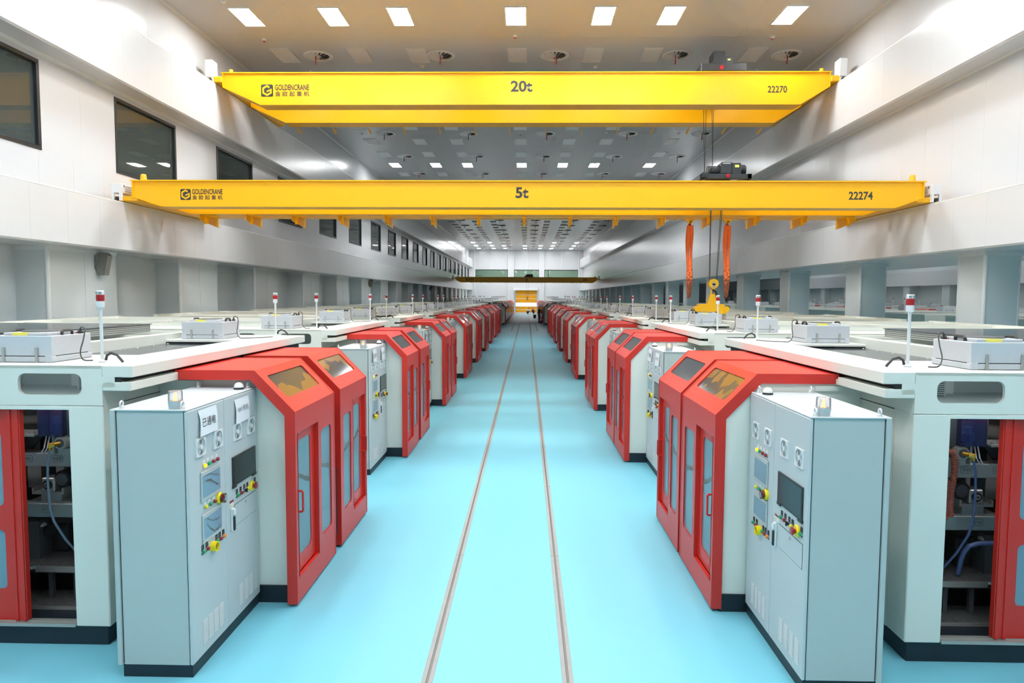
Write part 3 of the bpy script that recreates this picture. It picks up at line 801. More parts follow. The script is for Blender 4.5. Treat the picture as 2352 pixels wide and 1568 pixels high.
# lifting beam in the hook
t = thing('lifting_beam', 'yellow lifting beam with two grey legs hanging from the hook', 'lifting beam', (4.80, 18.0, 2.62))
MB().prism([(-.36, .10), (-.32, .30), (.34, .30), (.40, .06), (.36, .04), (.1, .08), (.05, .10)], -.1, .1, 'xz').build('beam', YELD, t)
MB().prism([(-.10, .28), (.16, .28), (.10, .56), (-.02, .56)], -.07, .07, 'xz').build('mast', YELD, t)
MB().tube([(.09, 0, .52), (.12, 0, .62), (.10, 0, .69), (.05, 0, .70), (.02, 0, .64), (.02, 0, .54)], .02, 8).build('shackle_ring', YELD, t)
for x in (-.36, .40): MB().cyl((x, -.14, .17), (x, .14, .17), .07, n=16).build('roller', YELD, t)
for x, zl in ((-.31, .02), (.37, -.1)): MB().cyl((x, 0, zl), (x, 0, .12), .045, n=12).build('leg', STEEL, t)

def sling(x, y, ztop, zbot, label):
    t = thing('round_sling', label, 'sling', (x, y, zbot), 'orange slings')
    L = ztop - zbot
    for sx, ph in ((-.035, 0), (.035, 1.3)):
        pts, rr = [], []
        for i in range(25):
            f = i / 24; z = L * (1 - f)
            pts.append((sx * (.6 + .9 * abs(math.sin(3.2 * f + ph))) + .05 * math.sin(2.2 * f + ph) * f, .02 * math.sin(5 * f + ph), z)); rr.append(.052 + .014 * math.sin(9 * f + ph))
        pts += [(sx * .5, .0, -.03)]; rr += [.04]
        MB().tube(pts, rr, 10).build('strand', ORANGE, t, True)
    MB().tube([(-.03, 0, L - .02), (0, -.03, L + .05), (.03, 0, L - .02)], .03, 8).build('loop', LENSR, t)
    h = MB().prism([(-.14, L + .18), (.14, L + .18), (.05, L + .04), (-.02, L + .04)], -.03, .03, 'xz').build('clamp', YELD, t)
    MB().cyl((.02, -.05, L + .1), (.02, .05, L + .1), .025, n=12).build('bolt', STEELD, h)
def stain(m):
    """dirt ground into the lower half of the slings"""
    nt = m.node_tree; b = nt.nodes['Principled BSDF']
    tc = nt.nodes.new('ShaderNodeTexCoord'); sp = nt.nodes.new('ShaderNodeSeparateXYZ'); nt.links.new(tc.outputs['Object'], sp.inputs[0])
    n = nt.nodes.new('ShaderNodeTexNoise'); n.inputs['Scale'].default_value = 22; n.inputs['Detail'].default_value = 4; nt.links.new(tc.outputs['Object'], n.inputs['Vector'])
    mr = nt.nodes.new('ShaderNodeMapRange'); mr.inputs['From Min'].default_value = 1.0; mr.inputs['From Max'].default_value = 0.1; mr.inputs['To Min'].default_value = -.1; mr.inputs['To Max'].default_value = .24
    nt.links.new(sp.outputs['Z'], mr.inputs['Value'])
    ad = nt.nodes.new('ShaderNodeMath'); ad.operation = 'ADD'; nt.links.new(n.outputs['Fac'], ad.inputs[0]); nt.links.new(mr.outputs[0], ad.inputs[1])
    gt = nt.nodes.new('ShaderNodeMapRange'); gt.inputs['From Min'].default_value = .54; gt.inputs['From Max'].default_value = .62; nt.links.new(ad.outputs[0], gt.inputs['Value'])
    mx = nt.nodes.new('ShaderNodeMix'); mx.data_type = 'RGBA'; mx.inputs['A'].default_value = srgb(255, 122, 58); mx.inputs['B'].default_value = srgb(120, 66, 40)
    nt.links.new(gt.outputs[0], mx.inputs['Factor']); nt.links.new(mx.outputs['Result'], b.inputs['Base Color'])
stain(ORANGE)
sling(4.50, 19.2, 5.08, 3.12, 'orange round sling hanging from crane, further from the columns')
sling(5.53, 19.2, 5.08, 3.12, 'orange round sling hanging from crane, nearer the columns')

# the far crane
far = crane('distant dull yellow bridge crane marked 5t near the curtain door', 95.0, .42, 1.43, 5.68, 5.02, -9.84, 9.63, -9.3, 9.2, 5.3,
            ((-10.42, -10.10), (9.80, 10.12), -.4, 4.3, 5.42, 5.60), 'low', 'bridge cranes', nbr=15, brk='tri')
r = px_rect(1069.8, 1073.5, 638.4, 643.5, 95); r2 = px_rect(1074.2, 1087, 638.4, 643.5, 95); logo(far, r[0], r[1], r[2], r[3], -.01, r2[0], r2[1])
text_mesh('5t', px_rect(1207, 1212, 639, 645, 95), -.01, 'lettering', INK, far, .03)
text_mesh('22275', px_rect(1339, 1349, 640, 645, 95), -.01, 'lettering', INK, far, .02)
trolley_small(far, -.35, .9, 5.72, .93)
hook(far, .05, .95, 2.9, [(-.1, -.12, -.05), (.1, .2, .05)], 5.8)

# ------------------------------------------------------------------ machines along the aisle
U0 = 3.44                                    # aisle face of a machine, measured from the aisle centre line
SIDE = {-1: 'window-side row', 1: 'column-side row'}
OFFS = {-1: [0, 6.28, 12.45, 18.95, 25.2, 31.6, 37.9, 44.2, 50.4], 1: [0, 6.08, 11.85, 18.85, 25.2, 31.9, 38.2, 44.4, 50.6]}
MY0 = {-1: 5.76, 1: 5.70}
def TF(s, u0, y0=0.0): return lambda p: (s * (p[0] - u0), p[1] - y0, p[2])

def make_machine(s, detail, label):
    """white framed machine body; its own (u, y, z): u from the aisle centre, y from its near face"""
    T = TF(s, U0)
    t = thing('coating_machine', label, 'machine', (0, 0, 0), 'white machines along the aisle')
    B = lambda: MB(T)
    B().box(3.47, 9.88, .02, 4.58, 0, .174, .006).build('plinth', NAVY, t)
    UE = 9.9
    # front: post, header with rounded window, opening, cream rear part
    B().box(3.44, 3.745, 0, .30, .174, 2.135, .008).build('post', CREAM, t)
    hd = B().holed((3.44, 0, 2.14), (1, 0, 0), (0, 0, 1), .96, .345, (.18, .735, .09, .275), .06, .03, (0, 1, 0))
    x = 4.4
    while x < UE - .1:
        w = min(1.1, UE - x)
        if w > .9: hd.holed((x, 0, 2.14), (1, 0, 0), (0, 0, 1), w, .345, (.22, w - .22, .09, .275), .06, .03, (0, 1, 0))
        else: hd.box(x, x + w, 0, .03, 2.14, 2.485)
        x += w
    hd.build('header', CREAM, t)
    B().box(3.6, UE - .1, .035, .043, 2.2, 2.45).build('header_pane', GLASSC, t)
    B().box(3.44, UE, .31, .33, 2.137, 2.15).box(3.735, UE, -.002, .3, 2.10, 2.135, .003).build('lintel', CREAM, t)
    B().box(3.44, 3.47, .3, 4.6, .174, 2.3).box(3.445, 3.47, .03, .3, 2.13, 2.455).box(3.44, UE, 4.57, 4.6, .174, 2.4).box(UE - .03, UE, 0, 4.6, .174, 2.4).build('side_wall', CREAM, t)
    if detail: B().box(3.435, 3.44, .3, 4.6, 2.13, 2.136).box(3.435, 3.44, 1.0, 1.006, .2, 2.3).build('joint', DARK, t)
    # fascia with the hood track slot
    f = B().mat(CREAM)
    f.box(3.175, 3.44, 0, 4.58, 2.385, 2.488, .006).box(3.19, 3.44, 0, .86, 2.268, 2.345, .005).box(3.19, 3.44, .86, 4.3, 2.268, 2.32)
    f.mat(DARK).box(3.27, 3.43, .004, 4.57, 2.30, 2.39)
    f.mat(CREAM).box(3.33, 3.44, 0, .02, 2.30, 2.39)
    f.build('track_fascia', None, t)
    # hood bay between aisle and machine
    pr = [(2.12, .174), (2.12, 1.95), (2.47, 2.30), (3.44, 2.30), (3.44, .174)]
    for yb in (.92, 3.70): B().prism(pr, yb, yb + .03, 'xz').build('bay_panel', CREAM, t)
    B().box(2.13, 3.44, .90, 3.74, 0, .174).build('bay_plinth', NAVY, t)
    if detail: B().box(3.0, 3.3, .90, .92, 2.2, 2.25).build('bay_bracket', CREAM, t)
    if detail:
        b = B().mat(STEELD).box(2.5, 3.3, 1.2, 3.5, .3, .9).mat(CREAM).box(2.3, 2.4, .95, 3.7, 1.25, 1.33).mat(BLACKM)
        for z in (1.1, 1.5, 1.8): b.cyl((2.75, .96, z), (2.75, 3.7, z), .09, n=16)
        b.build('winder', None, t)
        B().box(2.10, 2.2, 2.18, 2.42, .18, 1.0).build('buffer_box', BLACKM, t)
    # top deck: near plate, aisle strip, filter deck, recessed smoked panes, long rails
    d = B().mat(CREAM)
    d.box(3.44, UE, .0, 1.05, 2.455, 2.487, .004)
    d.box(3.44, 3.72, 1.05, 4.6, 2.455, 2.487, .004).box(3.72, 4.70, 3.38, 4.6, 2.455, 2.487, .004)
    d.box(UE - .2, UE, 1.05, 4.6, 2.40, 2.49)
    d.build('deck', None, t)
    B().box(3.72, 4.68, 1.05, 3.38, 2.43, 2.436).build('smoked_pane', GLASSG, t)
    if detail:
        r = B().mat(STEEL)
        for i in range(7):
            for u in (3.76, 4.62): r.lathe((u, 1.15 + .36 * i, 2.436), [(.012, 0), (.008, .006), (.001, .007)], 8)
        r.build('screw', None, t)
    B().box(4.68, 4.80, 1.05, 4.6, 2.40, 2.565, .005).build('long_rail', CREAM, t)
    for y in (1.12, 2.3, 3.5, 4.5):
        m = B().box(4.80, UE - .1, y, y + .1, 2.37, 2.50)
        if detail:
            m.mat(CREAM); m.mat(STEELD)
            for z in (2.40, 2.44): m.box(4.85, UE - .1, y - .003, y, z, z + .008)
        m.build('cross_rail', CREAM, t)
    B().box(4.80, UE - .2, 1.05, 4.6, 2.36, 2.40).build('roof_sheet', CREAM, t)
    for (ya, yb) in ((1.25, 2.27),): B().box(5.0, 7.4, ya, yb, 2.425, 2.432).build('smoked_pane', GLASSG, t)
    B().box(5.0, 9.7, 1.2, 1.24, 2.50, 2.54).box(5.0, 9.7, 2.32, 2.36, 2.50, 2.54).box(5.0, 9.7, 3.54, 3.58, 2.50, 2.54).box(7.42, 7.52, 1.05, 4.6, 2.40, 2.55).build('rail_cap', CREAM, t)
    B().box(UE - .16, UE - .04, 0, 4.6, 2.48, 2.565).box(4.8, UE - .16, 4.4, 4.5, 2.50, 2.55).build('rear_rail', CREAM, t)
    return t

def add_hatch(s, t):
    T = TF(s, U0); B = lambda: MB(T)
    h = B().mat(HATCH).box(5.35, 7.8, 1.65, 1.68, 2.55, 2.655).box(5.35, 7.8, 4.17, 4.2, 2.55, 2.655).box(5.35, 5.38, 1.68, 4.17, 2.55, 2.655).box(7.77, 7.8, 1.68, 4.17, 2.55, 2.655)
    h.mat(GREY)
    for k_ in range(4): h.box(5.345, 7.805, 1.645, 1.65, 2.56 + .025 * k_, 2.57 + .025 * k_).box(5.345, 5.35, 1.645, 4.2, 2.56 + .025 * k_, 2.57 + .025 * k_)
    h.mat(GLASSG).box(5.33, 7.82, 1.63, 4.22, 2.657, 2.668)
    h.build('roof_hatch', None, t)

def machine_interior(s, t):
    """what shows through the open front of the nearest machine"""
    T = TF(s, U0); B = lambda: MB(T)
    # red sliding front door with two panes
    d = B()
    d.box(4.21, 4.30, .04, .10, .2, 2.10, .006)
    dd = B()
    dd.holed((4.30, .05, .2), (1, 0, 0), (0, 0, 1), 1.0, .86, (.085, .9, .28, .82), .05, .04, (0, 1, 0))
    dd.holed((4.30, .05, 1.06), (1, 0, 0), (0, 0, 1), 1.0, 1.04, (.085, .9, .17, .84), .05, .04, (0, 1, 0))
    dd.box(4.285, 4.31, .03, .095, .2, 2.10).box(4.215, 4.24, .028, .1, .2, 2.10)
    dd.v = d.v + dd.v; dd.f = d.f + [tuple(i + len(d.v) for i in f) for f in dd.f]; dd.mi = [0] * len(dd.f)
    dr_ = dd.build('front_door', RED, t)
    B().box(4.33, 5.25, .065, .072, .42, 1.04).build('pane', GLASSB, dr_); B().box(4.33, 5.25, .065, .072, 1.2, 1.93).build('pane', GLASSB, dr_)
    B().box(5.3, 9.9, .03, .08, .174, 2.10).build('front_panel', CREAM, t)
    B().box(3.745, 5.4, -.015, .11, .174, .19).box(3.745, 5.4, -.01, .0, .19, .20).box(3.745, 5.4, .05, .06, .19, .20).build('door_track', STEEL, t)
    # steps of checker plate
    m = B().mat(CHECK).box(3.75, 4.42, .45, 1.05, .505, .53).prism([(4.42, .45), (4.42, 1.05), (5.3, 1.05), (5.3, .20), (4.72, .20)], .505, .53, 'xy')
    m.mat(STEEL).box(3.75, 4.42, .44, .45, .475, .53)
    m.mat(STEELD)
    for u in (4.06, 4.30, 4.75): m.box(u, u + .04, .5, .54, 0, .505).box(u, u + .04, .98, 1.02, 0, .505)
    m.box(4.06, 4.8, .5, .53, .44, .475)
    m.build('upper_step', None, t)
    m = B().mat(CHECK).box(3.75, 4.62, .32, .66, .18, .205).mat(STEEL).box(3.75, 4.62, .31, .32, .145, .205)
    for u in (3.9, 4.5): m.box(u, u + .04, .4, .44, 0, .18)
    m.build('lower_step', None, t)
    # stainless cross beams with engraved plates
    for z0, z1, nm in ((1.445, 1.58, ('导电辊', '入槽辊')), (.95, 1.085, ('液下辊',))):
        bm_ = B().box(3.5, 5.4, .60, .72, z0, z1, .006).build('cross_beam', STEEL, t)
        for j, w in enumerate(nm):
            u = (4.28 if j == 0 else 4.575) if len(nm) == 2 else 4.40
            zc_ = (z0 + z1) / 2 + .01
            pl = B().mat(STEELD).rounded((u - .055 if s > 0 else u + .055, .5985, zc_ - .033), (1 if s > 0 else -1, 0, 0), (0, 0, 1), .11, .066, .012, .001)
            pl.mat(STEEL).rounded((u - .052 if s > 0 else u + .052, .5978, zc_ - .030), (1 if s > 0 else -1, 0, 0), (0, 0, 1), .104, .060, .010, .001)
            pl.build('nameplate', None, bm_)
            xs = sorted((s * (u - .042 - U0), s * (u + .042 - U0)))
            text_mesh(w, (xs[0], xs[1], zc_ - .018, zc_ + .018), .5955, 'lettering', STEELD, bm_)
    # bearing block on the lower beam, dark drive roller
    m = B().mat(STEEL).box(4.18, 4.60, .62, .80, 1.085, 1.10).box(4.28, 4.48, .64, .78, 1.10, 1.175).box(4.23, 4.54, .60, .80, 1.175, 1.20).box(4.23, 4.25, .60, .8, 1.2, 1.235).box(4.52, 4.54, .60, .8, 1.2, 1.235)
    m.box(4.32, 4.445, .60, .74, 1.20, 1.335, .01)
    m.mat(BLACK).cyl((4.38, .585, 1.27), (4.38, .61, 1.27), .044, n=20).mat(STEEL).cyl((4.38, .575, 1.27), (4.38, .61, 1.27), .026, n=16).mat(STEELD).cyl((4.38, .57, 1.27), (4.38, .61, 1.27), .012, n=12)
    m.build('bearing_block', None, t)
    m = B().mat(BLACK).cyl((4.25, .62, 1.32), (4.20, 1.5, 1.34), .085, n=24).mat(STEELD).cyl((4.25, .60, 1.32), (4.25, .62, 1.32), .06, n=20).mat(BRASS).cyl((4.14, .7, 1.36), (4.02, .7, 1.40), .04, n=16)
    m.build('drive_roller', None, t, True)
    B().mat(STEEL).cyl((3.5, 1.25, 1.86 if s < 0 else 1.94), (5.4, 1.45, 1.72 if s < 0 else 1.66), .055 if s < 0 else .085, n=24).build('silver_roller', None, t, True)
    B().mat(STEEL).cyl((3.5, 1.75, 2.02), (5.3, 1.95, 1.93), .08, n=24).build('silver_roller', None, t, True)
    B().mat(BLACKM).cyl((3.7, .95, 1.84), (4.10, 1.0, 1.82), .10, n=24).mat(STEEL).cyl((4.10, 1.0, 1.82), (4.3, 1.02, 1.81), .028, n=16).build('roller_end', None, t, True)
    # bracket with a bolted plate, air parts, blue cover
    m = B().mat(STEEL).box(4.46, 4.86, .55, .80, 1.745, 1.765)
    for i in range(5): m.lathe((4.50 + .055 * i, .60, 1.765), [(.016, 0), (.016, .016), (.001, .018)], 8)
    m.mat(STEELD).prism([(4.50, 1.745), (4.80, 1.745), (4.74, 1.58), (4.62, 1.58)], .74, .76, 'xz').box(4.66, 4.68, .6, .74, 1.58, 1.745)
    m.build('bracket_plate', None, t)
    m = B().mat(BLUEC).box(4.14, 4.37, .48, .50, 1.765, 2.09).box(4.14, 4.15, .5, .64, 1.765, 2.09).box(4.36, 4.37, .5, .64, 1.765, 2.09).box(4.262, 4.272, .475, .48, 1.765, 2.09)
    m.mat(PLASTW).box(4.20, 4.30, .53, .60, 1.79, 1.88, .01).cyl((4.25, .56, 1.88), (4.25, .56, 1.93), .03, n=14).mat(GREYD).box(4.22, 4.24, .52, .53, 1.79, 1.87)
    m.mat(STEELD).box(4.05, 4.14, .55, .65, 1.75, 2.09)
    m.build('blue_cover', None, t)
    m = B().mat(STEEL).cyl((4.165, .48, 1.70), (4.165, .60, 1.70), .058, .066, 24).mat(STEELD).cyl((4.165, .475, 1.70), (4.165, .485, 1.70), .040, n=20)
    m.mat(BRASS).cyl((4.165, .48, 1.70), (4.20, .42, 1.695), .020, n=12).cyl((4.18, .43, 1.70), (4.225, .41, 1.69), .024, n=8).cyl((4.215, .415, 1.65), (4.215, .415, 1.705), .017, n=10)
    m.mat(STEEL).box(4.10, 4.23, .54, .60, 1.58, 1.64).box(4.27, 4.29, .55, .62, 1.58, 1.77)
    m.build('brass_fitting', None, t)
    hp = [(4.215, .415, 1.66), (4.237, .41, 1.54), (4.245, .41, 1.37), (4.24, .42, 1.08), (4.22, .44, .96), (4.16, .50, .77), (4.08, .6, .56)]
    B().tube(hp, .011, 8).build('hose', HOSEB if s > 0 else HOSEG, t, True)
    for k in range(2):
        B().tube([(4.28 + .03 * k, .51, 1.77), (4.285 + .03 * k, .48, 1.66), (4.33 + .03 * k, .5, 1.60), (4.42 + .02 * k, .55, 1.585)], .006, 6).build('air_line', PLASTW, t)
    if s > 0:
        for k, (u, z1, ln) in enumerate(((4.045, 1.74, .60), (4.00, 1.48, .36))):
            pts = [(u - .03 * max(0, 1 - f * 6) ** 2 + .012 * math.sin(6 * f), .42, z1 - ln * f) for f in [i / 56 for i in range(57)]]
            B().tube(pts, [.024 + .005 * (i % 2) for i in range(57)], 10).build('corrugated_hose', HOSER, t, True)
        B().tube([(5.2, .55, .87), (4.58, .5, .87), (4.36, .5, .865), (4.27, .5, .84), (4.235, .51, .78), (4.225, .53, .70), (4.22, .56, .55)], .022, 10).build('blue_pipe', HOSEB, t, True)
    B().box(4.58, 4.66, .9, 1.0, .55, 2.1).build('frame_post', STEELD, t)
    B().box(3.5, 5.3, 2.2, 2.25, .3, 2.1).build('back_plate', STEELD, t)
    B().box(3.5, 5.3, .85, .95, 1.66, 1.70).build('tie_bar', STEELD, t)
    m = B().mat(STEELD).box(4.5, 4.9, .62, .8, .53, .9)
    B().box(4.9, 5.1, .7, .9, .9, 1.44).build('side_plate', STEEL, t)
    m.mat(BLACKM).box(4.35, 4.75, .8, 1.1, .53, .82, .02).cyl((4.45, .72, .78), (4.75, .78, .78), .06, n=14).cyl((4.6, .7, .70), (4.6, .9, .70), .05, n=14)
    m.mat(STEEL).lathe((4.52, .68, .84), [(.05, 0), (.04, .02), (.001, .04)], 14)
    m.build('gear_unit', None, t)
    B().box(5.0, 5.4, 1.70, 1.72, .92, 1.2).build('white_sheet', PLASTW, t)
    lm = B().mat(PLASTW).box(3.8, 5.2, .42, .48, 2.16, 2.19).mat(INLAMP).cyl((3.85, .45, 2.145), (5.15, .45, 2.145), .014, n=12)
    lm.build('inner_lamp', None, t)
    B().box(3.5, 5.3, .9, .92, 2.14, 2.45).box(3.5, 5.3, .3, .9, 2.192, 2.2).build('inner_panel', GREYD, t)
    B().mat(INLAMP).cyl((3.6, .15, 2.447), (5.0, .15, 2.447), .006, n=8).build('header_fill_light', None, t)  # unseen glowing rod, added to brighten the space behind the header window
    B().box(4.18, 4.25, .8, .9, 2.2, 2.45).build('inner_trim', TRIMM, t)
    # louvred cabinet seen through the header window
    m = B().mat(GREY).box(3.84, 4.06, .6, .85, 2.202, 2.44)
    m.mat(DARK)
    for i in range(12): m.box(3.90, 4.04, .597, .60, 2.205 + .019 * i, 2.212 + .019 * i)
    m.build('louvred_box', None, t)

def make_hood(s, first, L, detail, label):
    """red sliding enclosure; y from its near edge"""
    T = TF(s, 2.05); B = lambda: MB(T)
    t = thing('sliding_hood', label, 'sliding hood', (0, 0, 0), 'red sliding hoods along the aisle')
    fx = (lambda a, b: (a, b)) if first else (lambda a, b: (L - b, L - a))
    sh = B()
    prof = [(2.047, .028), (2.047, 1.9615), (2.4387, 2.3655), (3.22, 2.3655)]
    inn = [(2.15, .028), (2.15, 1.92), (2.48, 2.27), (3.22, 2.27)]
    for a, b in ((-.003, .024), (L - .024, L + .003)): sh.strip(prof, inn, a, b, 'xz')
    sh.box(2.44, 3.22, 0, L, 2.335, 2.362)
    V = Vector((.39, 0, .402)); h = V.length; V.normalize()
    sh.holed((2.05, 0, 1.96), (0, 1, 0), V, L, h, (.15, L - .15, .17, h - .09), .04, .025, Vector((V.z, 0, -V.x)))
    sh.box(2.05, 2.085, 0, L, .03, .28).box(2.05, 2.085, 0, L, 1.73, 1.96)
    a, b = fx(0, .08); sh.box(2.05, 2.085, a, b, .28, 1.73)
    a, b = fx(.72, L); w = b - a
    ha, hb = fx(.84, L - .14)
    sh.holed((2.05, a, .28), (0, 1, 0), (0, 0, 1), w, 1.45, (ha - a, hb - a, .15, 1.34), .055, .035, (1, 0, 0))
    sh.build('shell', RED, t)
    n = Vector((V.z, 0, -V.x)) * .012; o = Vector((2.05, 0, 1.96)) + V * .14 + n
    e = V * (h - .2)
    m = B(); q = [(o.x, .12, o.z), (o.x, L - .12, o.z), (o.x + e.x, L - .12, o.z + e.z), (o.x + e.x, .12, o.z + e.z)]
    k2 = [(p[0] + n.x * .5, p[1], p[2] + n.z * .5) for p in q]
    m.add(q + k2, [(0, 1, 2, 3), (7, 6, 5, 4), (0, 4, 5, 1), (1, 5, 6, 2), (2, 6, 7, 3), (3, 7, 4, 0)])
    sp = m.build('slope_pane', FILM_A if detail == 2 else SMOKED, t)
    MB(T).box(2.066, 2.072, ha - .03, hb + .03, .4, 1.65).build('fixed_pane', GLASSB, t)
    a, b = fx(.083, .717)
    d = B().holed((2.092, a, .283), (0, 1, 0), (0, 0, 1), b - a, 1.444, (.12, b - a - .13, .16, 1.35), .055, .03, (1, 0, 0))
    d.box(2.05, 2.12, a - .02, a, .27, 1.74).box(2.05, 2.12, b, b + .02, .27, 1.74)
    door = d.build('door', RED, t)
    B().box(2.10, 2.106, a + .08, b - .08, .4, 1.66).build('pane', GLASSB, door)
    yh = fx(.125, .13)[0]
    B().tube([(2.092, yh, .93), (2.03, yh, .93), (2.022, yh, .94), (2.022, yh, 1.13), (2.03, yh, 1.14), (2.092, yh, 1.14)], .011, 8).build('handle', RED, door)
    if detail:
        for (y0, y1, ux, par, z0) in ((ha, hb, 2.063, t, 1.22), (a + .12, b - .13, 2.097, door, 1.25)):
            pts = []
            for i in range(13):
                f = i / 12; pts.append((y0 + (y1 - y0) * f, z0 - .13 * (f if first else 1 - f) ** 2 + .015 * math.sin(7 * f + 2 * y0)))
            m = B()
            vs = [(ux, p[0], p[1] - .024 - .006 * math.sin(9 * i)) for i, p in enumerate(pts)] + [(ux, p[0], p[1] + .022 + .005 * math.cos(7 * i)) for i, p in enumerate(pts)]
            m.add(vs, [(i, i + 1, 13 + i + 1, 13 + i) for i in range(12)])
            m.build('torn_film', FILM, par)
    B().box(2.09, 2.13, .02, .10, .10, .17).box(2.09, 2.13, L - .1, L - .02, .10, .17).build('guide_block', BLACK, t)
    return t

def make_cabinet(s, detail, label, notices=True, films=False):
    """two-door control cabinet; local +X is the door side, y runs left to right as one faces it"""
    t = thing('control_cabinet', label, 'cabinet', (0, 0, 0), 'grey control cabinets along the aisle')
    HL, D, H = .69, .30, 2.19
    MB().box(-D + .02, D - .012, -HL + .012, HL - .012, 0, .10).build('plinth', NAVY, t)
    MB().box(-D + .027, D - .036, -HL + .010, HL - .010, .10, H - .012, .004).box(-D - .02, -D + .02, -HL - .004, HL + .004, .10, H - .004, .004).build('body', GREY, t)
    MB().box(D - .043, D - .027, -HL + .016, HL - .016, .11, H - .013).box(-D + .018, -D + .034, -HL + .016, HL - .016, .11, H - .013).build('door_seal', DARK, t)
    MB().box(-D - .02, D - .004, -HL, HL, H - .012, H, .003).build('roof', GREYD, t)
    X = D
    def door(y0, y1):
        return MB().box(X - .027, X, y0, y1, .105, H - .014, .006).build('door', GREYD, t)
    dl, dr_ = door(-HL, -.043), door(-.037, HL)
    C = -.13                                  # feature coordinates measured on the photographed cabinet
    # fans
    if detail:
        fm = MB().mat(PLASTW).holed((0, -.08, -.075), (0, 1, 0), (0, 0, 1), .16, .15, (.01, .15, .006, .144), .062, .014, (1, 0, 0), 6)
        fm.mat(GREYD).lathe((.009, 0, 0), [(.064, 0), (.001, 0)], 24, 'x')
        for i in range(8):
            a0, a1 = PI * i / 4 + .06, PI * (i + 1) / 4 - .06
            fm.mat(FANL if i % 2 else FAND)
            pts = [(.011, .022 * math.cos(a0), .022 * math.sin(a0))] + [(.011, .061 * math.cos(a0 + (a1 - a0) * k / 4), .061 * math.sin(a0 + (a1 - a0) * k / 4)) for k in range(5)] + [(.011, .022 * math.cos(a1), .022 * math.sin(a1))]
            fm.add(pts, [tuple(range(7))])
        fm.mat(PLASTW).cyl((.009, 0, 0), (.016, 0, 0), .02, n=14)
        fm.mat(FANS)
        for sgn in (-1, 1):
            for r in (.027, .034, .041, .048, .055):
                w = r * .38
                fm.box(.010, .0125, -w, w, sgn * r - .0016, sgn * r + .0016)
        fan_me = fm.mesh('fan')
    else:
        fan_me = MB().mat(PLASTW).box(0, .014, -.08, .08, -.075, .075, .004).mat(STEEL).lathe((.0145, 0, 0), [(.062, 0), (.001, 0)], 12, 'x').mesh('fan')
    for par, y, z in ((dl, -.363, 1.853), (dl, -.046, 1.853), (dr_, .345, 1.84), (dr_, .66, 1.836)):
        inst(fan_me, 'fan', par, (X, y + C, z))
    # operator screens
    def screen(par, y0, y1, z0, z1, seed):
        sc = MB().mat(GREY).box(X, X + .014, y0, y1, z0, z1, .005).mat(SCRG).box(X + .012, X + .0155, y0 + .018, y1 - .015, z0 + .035, z1 - .035)
        sc.build('touch_screen', None, par)
        if films:
            rnd = random.Random(seed)
            for base, wd in ((.74, .007), (.44, .014)):
                n = 22; pts = []
                zz = base
                for i in range(n):
                    f = i / (n - 1); zz += rnd.uniform(-.05, .05); 
                    env = base + .22 * math.sin(3.0 * f + seed) * (1 if base < .6 else .5)
                    pts.append((y0 + .03 + (y1 - y0 - .06) * (.12 + .8 * f), z0 + (z1 - z0) * max(.16, min(.84, env + (zz - base) * .5))))
                vs = [(X + .0162, p[0], p[1] - wd * rnd.uniform(.3, 1)) for p in pts] + [(X + .0162, p[0], p[1] + wd * rnd.uniform(.3, 1)) for p in pts]
                MB().add(vs, [(i, i + 1, n + i + 1, n + i) for i in range(n - 1)]).build('torn_film', FILM, par)
    screen(dl, -.375 + C, -.027 + C, 1.385, 1.638, 1); screen(dl, -.365 + C, -.018 + C, 1.035, 1.28, 2.4)
    m = MB().mat(BLACK).box(X, X + .012, .228 + C, .748 + C, 1.352, 1.62).box(X, X + .014, .224 + C, .30 + C, 1.335, 1.36).box(X, X + .014, .67 + C, .756 + C, 1.335, 1.36).mat(SCRD).box(X + .011, X + .0135, .24 + C, .735 + C, 1.37, 1.61)
    m.build('monitor', None, dr_)
    # push buttons
    bm_cache = {}
    def button(par, y, z, m_, kind='round', black=True):
        key = (m_.name, kind, black)
        if key not in bm_cache:
            b = MB()
            if kind == 'estop':
                b.mat(BTN_Y).lathe((0, 0, 0), [(.048, 0), (.05, .012), (.042, .02)], 20, 'x').mat(BTN_R).lathe((.02, 0, 0), [(.018, 0), (.018, .015), (.032, .02), (.03, .034), (.001, .036)], 18, 'x')
            elif kind == 'cup':
                b.mat(BTN_Y).lathe((0, 0, 0), [(.043, 0), (.043, .046), (.034, .046), (.034, .012), (.001, .012)], 20, 'x').mat(BTN_R).lathe((.012, 0, 0), [(.016, 0), (.022, .02), (.001, .024)], 14, 'x')
            elif kind == 'shield':
                b.mat(BTN_Y).lathe((0, 0, 0), [(.050, 0), (.050, .014), (.04, .03)], 20, 'x').mat(BTN_R).lathe((.02, 0, 0), [(.018, 0), (.03, .012), (.028, .026), (.001, .028)], 18, 'x').mat(GLASSC).lathe((.02, 0, 0), [(.042, 0), (.042, .04), (.001, .046)], 16, 'x')
            else:
                if black: b.mat(BLACK).holed((0, -.017, -.022), (0, 1, 0), (0, 0, 1), .034, .078, (.007, .027, .048, .070), .003, .006, (1, 0, 0), 2)
                else: b.mat(PLASTW).box(0, .003, -.02, .018, .012, .045)
                b.mat(STEEL).cyl((0, 0, 0), (.008, 0, 0), .019, n=16)
                if kind == 'knob': b.mat(m_).cyl((.008, 0, 0), (.02, 0, 0), .014, n=14).box(.02, .034, -.006, .006, -.018, .018)
                else: b.mat(m_).lathe((.006, 0, 0), [(.0165, 0), (.0165, .014), (.012, .02), (.001, .021)], 16, 'x')
            bm_cache[key] = b.mesh('button')
        inst(bm_cache[key], {'estop': 'emergency_stop', 'cup': 'emergency_stop', 'shield': 'emergency_stop', 'knob': 'rotary_switch'}.get(kind, 'push_button'), par, (X, y + C, z))
